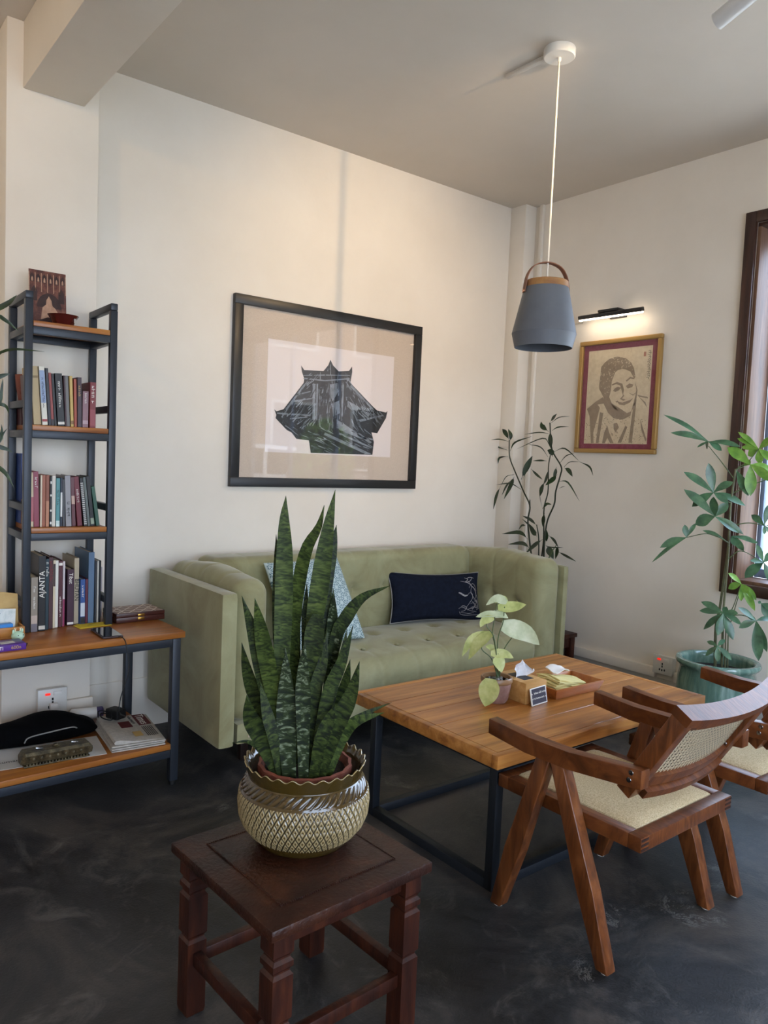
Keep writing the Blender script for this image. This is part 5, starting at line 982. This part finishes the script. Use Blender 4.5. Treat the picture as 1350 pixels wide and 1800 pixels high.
# ------------------------------------------------------------------ pagoda picture
def inside(p, q_):
    c = False; j = len(q_)-1
    for i in range(len(q_)):
        if (q_[i][1] > p[1]) != (q_[j][1] > p[1]) and p[0] < (q_[j][0]-q_[i][0])*(p[1]-q_[i][1])/(q_[j][1]-q_[i][1])+q_[i][0]: c = not c
        j = i
    return c
mat('black_frame', '#17181b', .4); noisy('linen_mat', ['#c0b0a0', '#ccbcac'], [.35, .65], 130, .9, (1, 1, 4), 3)
mat('photo_paper', '#dcd2cf', .7); noisy('photo_black', ['#17191c', '#262a2e'], [.3, .7], 22, .6); noisy('photo_grey', ['#5c646c', '#8b929a'], [.3, .7], 22, .6)
glassy('picture_glass', ior=1.42)
pg = thing('pagoda_picture', 'large black framed photograph of a pagoda roof with linen mat', 'picture', (-1.572, 0, 1.789))
W2, H2, fr = .665, .522, .052
for lo, hi in (((-W2, -.034, H2-fr), (W2, -.002, H2)), ((-W2, -.034, -H2), (W2, -.002, -H2+fr)), ((-W2, -.034, -H2+fr+.0003), (-W2+fr, -.002, H2-fr-.0003)), ((W2-fr, -.034, -H2+fr+.0003), (W2, -.002, H2-fr-.0003))):
    MB().bb(lo, hi, .002).build('frame_bar', 'black_frame', pg)
MB().bb((-W2+fr, -.010, -H2+fr), (W2-fr, -.004, H2-fr)).build('mat_board', 'linen_mat', pg, 0)
ph_ = MB().bb((-.445, -.0106, -.324), (.459, -.010, .309)).build('photograph', 'photo_paper', pg, 0)
for q_ in PAGODA[0]: MB().poly([(x, -.0108, z) for x, z in q_], (0, -.0003, 0)).build('pagoda_print', 'photo_black', ph_, 0)
for q_ in PAGODA[1]: MB().poly([(x, -.0113, z) for x, z in q_], (0, -.0002, 0)).build('pagoda_print', 'photo_grey', ph_, 0)
random.seed(31); d1, d2 = MB(), MB()
for k in range(700):
    p = (random.uniform(-.40, .40), random.uniform(-.32, .24)); ok = True
    L_ = random.uniform(.008, .035); a = PI/2+random.uniform(-.15, .15) if abs(p[0]) < .11 else (math.radians(-48) if p[0] > 0 else math.radians(48))+random.uniform(-.3, .3)
    if p[1] < -.17: a = math.radians(-22)+random.uniform(-.15, .15)
    e0, e1 = (p[0]-L_*math.cos(a), p[1]-L_*math.sin(a)), (p[0]+L_*math.cos(a), p[1]+L_*math.sin(a))
    if not (inside(e0, PAGODA[0][0]) and inside(e1, PAGODA[0][0]) and inside(p, PAGODA[0][0])): continue
    wd = random.uniform(.001, .004); nx, nz = -math.sin(a)*wd, math.cos(a)*wd; m_ = random.choice((d1, d1, d2))
    m_.poly([(e0[0]-nx, -.0116, e0[1]-nz), (e1[0]-nx*.4, -.0116, e1[1]-nz*.4), (e1[0]+nx*.4, -.0116, e1[1]+nz*.4), (e0[0]+nx, -.0116, e0[1]+nz)], (0, -.0001, 0))
o = d1.build('roof_detail_print', 'photo_grey', ph_, 0); o['kind'] = 'stuff'
o = d2.build('roof_detail_print', 'photo_black', ph_, 0); o['kind'] = 'stuff'
MB().bb((-W2+fr, -.024, -H2+fr), (W2-fr, -.021, H2-fr)).build('glass', 'picture_glass', pg, 0)

# ------------------------------------------------------------------ portrait
mat('gilt_frame', '#a8834a', .38, .25); noisy('maroon_mat', ['#823a4a', '#8c4454'], [.4, .6], 50, .8); noisy('rice_paper', ['#d3bf9f', '#dfcdae'], [.35, .65], 40, .9); noisy('print_taupe', ['#93806b', '#a28e77'], [.3, .7], 30, .9)
po = thing('portrait_picture', 'framed block print portrait of an elderly monk with maroon mat', 'picture', (0, -.9013, 1.9114), -PI/2)
W2, H2, fr = .301, .361, .028
for lo, hi in (((-W2, -.03, H2-fr), (W2, -.002, H2)), ((-W2, -.03, -H2), (W2, -.002, -H2+fr)), ((-W2, -.03, -H2+fr+.0003), (-W2+fr, -.002, H2-fr-.0003)), ((W2-fr, -.03, -H2+fr+.0003), (W2, -.002, H2-fr-.0003))):
    MB().bb(lo, hi, .006, 3).build('frame_bar', 'gilt_frame', po)
MB().bb((-W2+fr, -.010, -H2+fr), (W2-fr, -.004, H2-fr)).build('mat_board', 'maroon_mat', po, 0)
pp_ = MB().bb((-.236, -.0106, -.301), (.232, -.010, .298)).build('paper', 'rice_paper', po, 0)
for q_ in PORTRAIT: MB().poly([(x, -.0108, z) for x, z in q_], (0, -.0003, 0)).build('portrait_print', 'print_taupe', pp_, 0)
random.seed(21); d1, d2 = MB(), MB()
for k in range(900):
    p = (random.uniform(-.23, .22), random.uniform(-.298, .26)); r = random.uniform(.0015, .0055)
    hd_ = inside(p, PORTRAIT[0]); a = random.uniform(0, 6.28)
    tri = lambda y: [(p[0]+r*math.cos(a+t_)*(.5+.9*(i_ % 2)), y, p[1]+r*math.sin(a+t_)*(.5+.9*(i_ % 2))) for i_, t_ in enumerate((0, 1.3, 2.4, 3.6, 5))]
    if hd_ and p[1] > .02: d1.poly(tri(-.0112), (0, -.0001, 0))
    elif not hd_ and (p[1] < -.10-.25*abs(p[0]) and random.random() < .8): d2.poly(tri(-.0108), (0, -.0002, 0))
o = d1.build('print_speckle', 'rice_paper', pp_, 0); o['kind'] = 'stuff'
o = d2.build('print_speckle', 'print_taupe', pp_, 0); o['kind'] = 'stuff'
for i in range(14):
    z = .265-i*.0125; x = .212+.003*math.sin(i*2.3)
    MB().tube(spline([(x-.008, -.0112, z+.004*math.sin(i)), (x+.002, -.0112, z+.003), (x+.009, -.0112, z-.002*math.cos(i*3)), (x+.004, -.0112, z-.006)], 8), .0011, 5).build('inscription', 'print_dark', pp_)
mat('seal_red', '#b07a66', .8); MB().bb((.172, -.0109, .235), (.188, -.0106, .262)).build('seal', 'seal_red', pp_, 0)
MB().bb((-W2+fr, -.022, -H2+fr), (W2-fr, -.019, H2-fr)).build('glass', 'picture_glass', po, 0)
PL_E = 9.5
plg = thing('picture_light', 'black bar picture light glowing above the portrait', 'lamp', (0, -.8695, 2.412), -PI/2)
mat('light_strip', '#ffffff', .5, emit=(1, .83, .62, 1), es=PL_E); mat('bar_black', '#1b191a', .4)
rt = Mx.Rotation(math.radians(16), 3, 'X')
MB().box((0, -.095, .004), (.462, .042, .026), rt, .005).build('housing', 'bar_black', plg)
MB().box((0, -.0915, -.012), (.452, .036, .012), rt, .004).build('diffuser', 'light_strip', plg)
MB().bb((-.085, -.108, .0175), (.065, -.004, .034), .004).build('bracket', 'bar_black', plg)
MB().bb((-.06, -.012, -.012), (.06, -.0005, .034), .003).build('wall_plate', 'bar_black', plg)
wc = MB(); wc.tube([V(p)-V((0, -.6, 2.4)) for p in [(-.062, -.645, 2.402), (-.01, -.60, 2.400), (-.006, -.5, 2.402), (-.006, -.22, 2.41)]], .0022, 6); o = wc.build('lamp_wire', 'skirting'); o.location = (0, -.6, 2.4); tag(o, 'thin pale wire along the wall feeding the picture light', 'wire')

# ------------------------------------------------------------------ snake plant in glazed pot
KX, KY = -3.085, -2.19
def pot_mat():
    m = mat('pot_glaze', '#6b5a2e', .16, coat=.5); n, l, b = nodes(m)
    a = n.new('ShaderNodeAttribute'); a.attribute_name = 'glaze'; l.new(a.outputs['Color'], b.inputs['Base Color'])
pot_mat()
gp = thing('glazed_pot', 'round olive and cream glazed pot with diamond relief and wavy rim', 'pot', (KX, KY, .4487))
def lerp(a, b_, t_): return a+(b_-a)*t_
def prof(z):   # outer radius by height
    P = [(0, .118), (.012, .128), (.028, .140), (.05, .157), (.075, .167), (.11, .170), (.135, .167), (.145, .163), (.162, .155), (.172, .150), (.175, .148), (.21, .158)]
    for (a, r0), (b_, r1) in zip(P, P[1:]):
        if z <= b_: return lerp(r0, r1, (z-a)/(b_-a))
    return P[-1][1]
NA, NZ = 600, 150
DK, CR, OL, OC = hx('#150e06'), hx('#a8946a'), hx('#3f3010'), hx('#463414')
vs, cs, fs = [], [], []
def addrow(fn):
    for q_ in range(NA):
        r, z, c = fn(q_*2*PI/NA); a = q_*2*PI/NA; vs.append((r*math.cos(a), r*math.sin(a), z)); cs.append(c)
def mixc(a, b_, t_): return tuple(lerp(x, y, max(0, min(1, t_))) for x, y in zip(a, b_))
for i in range(NZ+1):
    z = .21*i/NZ
    def fn(a, z=z):
        r = prof(z); c = OL
        if .026 < z < .138:
            A = a/(2*PI)*60; B = (z-.026)/.112*7.0
            s, t_ = (A+B*.5) % 1, (A-B*.5) % 1; mm = min(s, 1-s, t_, 1-t_)
            h_ = max(0, min(1, (mm-.05)/.12)); ct = max(0, min(1, (mm-.27)/.12)); r += .0035*h_-.0028*ct
            c = mixc(mixc(DK, CR, h_), OC, ct)
        elif .145 < z < .172:
            t_ = (a/(2*PI)*46-(z-.145)/.027*1.3) % 1; k = math.sin(t_*PI)**.7; r += .0035*k*math.sin((z-.145)/.027*PI)**.4; c = mixc(DK, OC, k)
        elif z <= .026 and .018 < z: c = OC
        elif .138 <= z <= .145: c = OC; r += .001
        zz = z
        if z > .18:
            k = (z-.18)/.03; wv = math.cos(a*27); zz = z+.0045*wv*k; r += .0018*wv*k*k
            if k > .9: c = CR if k > .97 else OC
        return r, zz, c
    addrow(fn)
for k, (dr, z) in enumerate(((-.004, .2105), (-.009, .19), (-.014, .165), (-.02, .10), (-.05, .04))):
    def fn(a, dr=dr, z=z, k=k):
        wv = math.cos(a*27); f = (1, .4, 0, 0, 0)[k]; return prof(z if k < 3 else .172)+dr+.0018*wv*f, z+.0045*wv*f, OL if k < 2 else hx('#7d7468')
    addrow(fn)
R_ = NZ+1+5
for i in range(R_-1):
    for j in range(NA): fs.append((i*NA+j, i*NA+(j+1) % NA, (i+1)*NA+(j+1) % NA, (i+1)*NA+j))
fs.append(tuple(range(NA))[::-1]); fs.append(tuple(range((R_-1)*NA, R_*NA)))
me = bpy.data.meshes.new('pot_body'); me.from_pydata(vs, [], fs)
at = me.color_attributes.new('glaze', 'FLOAT_COLOR', 'POINT')
at.data.foreach_set('color', [x for c in cs for x in c])
for p in me.polygons: p.use_smooth = True
link('body', me, 'pot_glaze', gp)
def leafmat(name, a, b_, c, sc=55, sil=None):
    m = mat(name, a, .52, spec=.22); n, l, bs = nodes(m)
    uvn = n.new('ShaderNodeUVMap'); mp = n.new('ShaderNodeMapping'); mp.inputs['Scale'].default_value = (.8, sc, 1); l.new(uvn.outputs[0], mp.inputs[0])
    ns = n.new('ShaderNodeTexNoise'); ns.inputs['Scale'].default_value = 1.6; ns.inputs['Detail'].default_value = 4; ns.inputs['Distortion'].default_value = 1.2; l.new(mp.outputs[0], ns.inputs['Vector'])
    r = ramp(n, [a, b_, c], [.38, .52, .68] if not sil else [.40, .54, .66]); l.new(ns.outputs['Fac'], r.inputs[0]); l.new(r.outputs[0], bs.inputs['Base Color'])
    return m
leafmat('snake_leaf', '#10170a', '#283413', '#434f22'); leafmat('snake_leaf_light', '#1c270e', '#36441a', '#525f2a'); leafmat('snake_leaf_silver', '#131c0e', '#283417', '#737d66', 50, True)
sp_ = thing('snake_plant', 'tall dark green snake plant with banded sword leaves in terracotta pot', 'plant', (KX, KY, .505))
MB().lathe([(0, .0), (.085, 0), (.118, .125), (.122, .126), (.122, .145), (.114, .147), (.108, .125), (0, .118)], 48, mod=lambda r, z, a: (r*(1+.02*math.cos(a*16)*(z > .12)), z)).build('inner_pot', 'terracotta_red', sp_)
noisy('soil', ['#120d0a', '#241a13'], [.3, .7], 60, .95, bump=.5)
MB().lathe([(0, .128), (.05, .13), (.106, .127), (.106, .12), (0, .119)], 32).build('soil', 'soil', sp_)
vd = V((.55, .835, 0)); random.seed(12)
SIL = {20: 1, 13: 1, 6: 1}
for i, (pts, w_) in enumerate(SNAKE):
    P = [V((p[0], p[1], p[2]-.505)) for p in pts]; r0 = math.hypot(P[0].x, P[0].y)
    if r0 > .085: P[0].x *= .085/r0; P[0].y *= .085/r0
    P[0].z = .115
    a = random.uniform(-.35, .35); nr = Mx.Rotation(a, 3, 'Z') @ -vd
    m = 'snake_leaf_silver' if i in SIL else ('snake_leaf_light' if i in (0, 2, 3, 8, 17) else 'snake_leaf')
    leaf('leaf', sp_, P, w_*1.05, m, nr, 'cut' if i == 12 else 'sword', 16, .22, .0022, random.uniform(-.25, .25))

# ------------------------------------------------------------------ other plants
def greens(name, a, b_, c, rough=.4): return noisy(name, [a, b_, c], [.3, .5, .7], 18, rough, detail=3)
greens('bamboo_leaf', '#16220f', '#223318', '#2f4420', .45); greens('pachira_leaf', '#33523a', '#44684a', '#58805a', .3); greens('pachira_bright', '#4f7a2f', '#6a9638', '#86ad4d', .35)
mat('bamboo_stem', '#232a17', .6); noisy('pachira_stem', ['#4d5238', '#6b6a4a'], [.3, .7], 30, .6); mat('petiole', '#4a5a34', .5)
def plant(t, bx, bz, data, lm, sm, vd, prof, seed, up=(.2, .8), nn=7, bright=(), stem_min=.0045):
    random.seed(seed)
    for pts, r in data[0]:
        n_ = max(6, len(pts)*4); MB().tube([V((p.x, p.y, max(p.z-bz, .03))) for p in spline(pts, n_)], [r*(1-.35*i/n_) for i in range(n_+1)], 8).build('stem', sm if r >= stem_min else 'petiole', t)
    for i, (pts, w_) in enumerate(data[1]):
        nr = Mx.Rotation(random.uniform(-.7, .7), 3, 'Z') @ -vd + V((0, 0, random.uniform(*up)))
        P = [V(p)-V((0, 0, bz)) for p in pts]
        if prof == 'heart':
            P[0] = P[0]-(P[1]-P[0])*.55
            if i == 12: nr = -vd+V((0, 0, .15))
        leaf('leaf', t, P, w_, bright[1] if bright and i in bright[0] else lm, nr, prof, nn)
# corner: dark stool, pot and lucky bamboo
sd = thing('side_stool', 'dark wooden side stool half hidden behind the sofa arm', 'stool', (-.195, -.575, 0))
MB().bb((-.15, -.155, .335), (.155, .155, .362), .004).build('top_board', 'stool_wood', sd)
for sx in (-1, 1):
    for sy in (-1, 1): MB().bb((sx*.12-.022, sy*.125-.022, 0), (sx*.12+.022, sy*.125+.022, .3345), .003).build('leg', 'stool_wood', sd)
for lo, hi in (((-.098, -.14, .27), (.098, -.115, .334)), ((-.098, .115, .27), (.098, .14, .334)), ((-.135, -.103, .27), (-.11, .103, .334)), ((.11, -.103, .27), (.135, .103, .334))): MB().bb(lo, hi, .002).build('apron', 'stool_wood', sd)
vdB = V((.95, .3, 0))
lb = thing('bamboo_plant', 'slender dark leaved bamboo plant in the corner behind sofa', 'plant', (-.20, -.47, .3625))
MB().lathe([(0, 0), (.07, 0), (.09, .03), (.095, .22), (.085, .24), (.078, .24), (.078, .2), (0, .195)], 32, (.0, -.03, 0)).build('pot', 'lacquer', lb)
plant(lb, 0, .3625, BAMBOO, 'bamboo_leaf', 'bamboo_stem', vdB, 'lance', 5, (-.2, .5), 8)
# pachira in the green planter
noisy('celadon', ['#4f6e62', '#648376', '#8ba698'], [.3, .5, .75], 5, .15, (4, 4, .8), 5, .8, coat=.5)
gpl = thing('green_planter', 'celadon green ribbed ceramic planter by the window', 'pot', (-.32, -1.84, 0))
def rib(r, z, a): return (r*(1+.012*abs(math.sin(a*18))*(.02 < z < .43)), z)
MB().lathe([(0, .001), (.15, 0), (.165, .02), (.185, .12), (.196, .25), (.19, .38), (.183, .43), (.19, .448), (.204, .458), (.209, .470), (.204, .482), (.188, .486), (.174, .478), (.170, .46), (.172, .40), (0, .395)], 144, mod=rib).build('body', 'celadon', gpl, 50)
pa = thing('money_tree', 'money tree with fans of green leaflets in the celadon planter', 'plant', (-.32, -1.84, .4))
MB().lathe([(0, .0), (.168, .0), (.168, .02), (.1, .028), (0, .03)], 32).build('soil', 'soil', pa)
vdP = V((.886, .463, 0)).normalized()
br = [i for i, (p, w_) in enumerate(PACHIRA[1])]
nleaf = [6, 6, 6, 4, 1, 5, 1, 7, 5, 5, 7, 8, 6, 5, 3, 3]; k = 0; bri = set()
for h_, n_ in enumerate(nleaf):
    if h_ in (5, 7, 10): bri |= set(range(k, k+n_))
    k += n_
plant(pa, 0, .4, PACHIRA, 'pachira_leaf', 'pachira_stem', vdP, 'ovate', 6, (.1, .9), 8, (bri, 'pachira_bright'))
# syngonium on the coffee table
greens('syngo_leaf', '#98a05c', '#b8bf78', '#d0d396', .45); greens('syngo_pale', '#a9b48c', '#c2cba6', '#d8dcc0', .45)
noisy('clay_pot', ['#7a5a50', '#93726a', '#a5867c'], [.3, .5, .7], 20, .5, bump=.1); mat('pot_lip', '#8c6a4a', .3); noisy('pebble', ['#4d4a48', '#8d8a86'], [.3, .7], 25, .6)
SGX, SGY = -1.915, -1.768
sy_ = thing('potted_syngonium', 'small potted arrowhead plant with pale leaves on coffee table', 'plant', (SGX, SGY, TZ+.0005))
MB().lathe([(0, .001), (.042, 0), (.049, .01), (.058, .06), (.060, .085)], 36, mod=None).lathe([(.060, .085), (.054, .085), (.050, .07), (0, .068)], 36).build('pot', 'clay_pot', sy_)
MB().lathe([(.060, .078), (.064, .083), (.064, .098), (.061, .102), (.055, .100), (.053, .085)], 36).build('pot_rim', 'pot_lip', sy_)
random.seed(3)
for k in range(26):
    a, r = random.uniform(0, 6.28), random.uniform(0, .042); MB().ball((r*math.cos(a), r*math.sin(a), .083+random.uniform(0, .008)), random.uniform(.006, .010), 8, (1, .8, .7)).build('pebble', 'pebble', sy_)
dv_ = V((-1.89-SGX, -1.76-SGY, 0))
syn = [[[[list(V(p)+dv_) for p in pts], r] for pts, r in SYNGO[0]], [[[list(V(p)+dv_) for p in pts], w_] for pts, w_ in SYNGO[1]]]
plant(sy_, 0, TZ, syn, 'syngo_leaf', 'petiole', V((.73, .68, 0)), 'heart', 4, (.2, .9), 9, ({3, 4, 6, 0}, 'syngo_pale'), .1)
# plant at the left edge, standing on the console
vz = thing('vase_plant', 'dark strap leaved plant reaching in from the left edge', 'plant', (-3.52, -.56, .6757))
MB().lathe([(0, 0), (.035, 0), (.045, .02), (.048, .08), (.035, .15), (.032, .19), (.028, .19), (.03, .15), (0, .02)], 28, (-.092, .008, 0)).build('vase', 'mint_glaze', vz)
plant(vz, 0, .6757, EDGE, 'bamboo_leaf', 'bamboo_stem', V((.2, .98, 0)), 'lance', 9, (0, .6), 10)
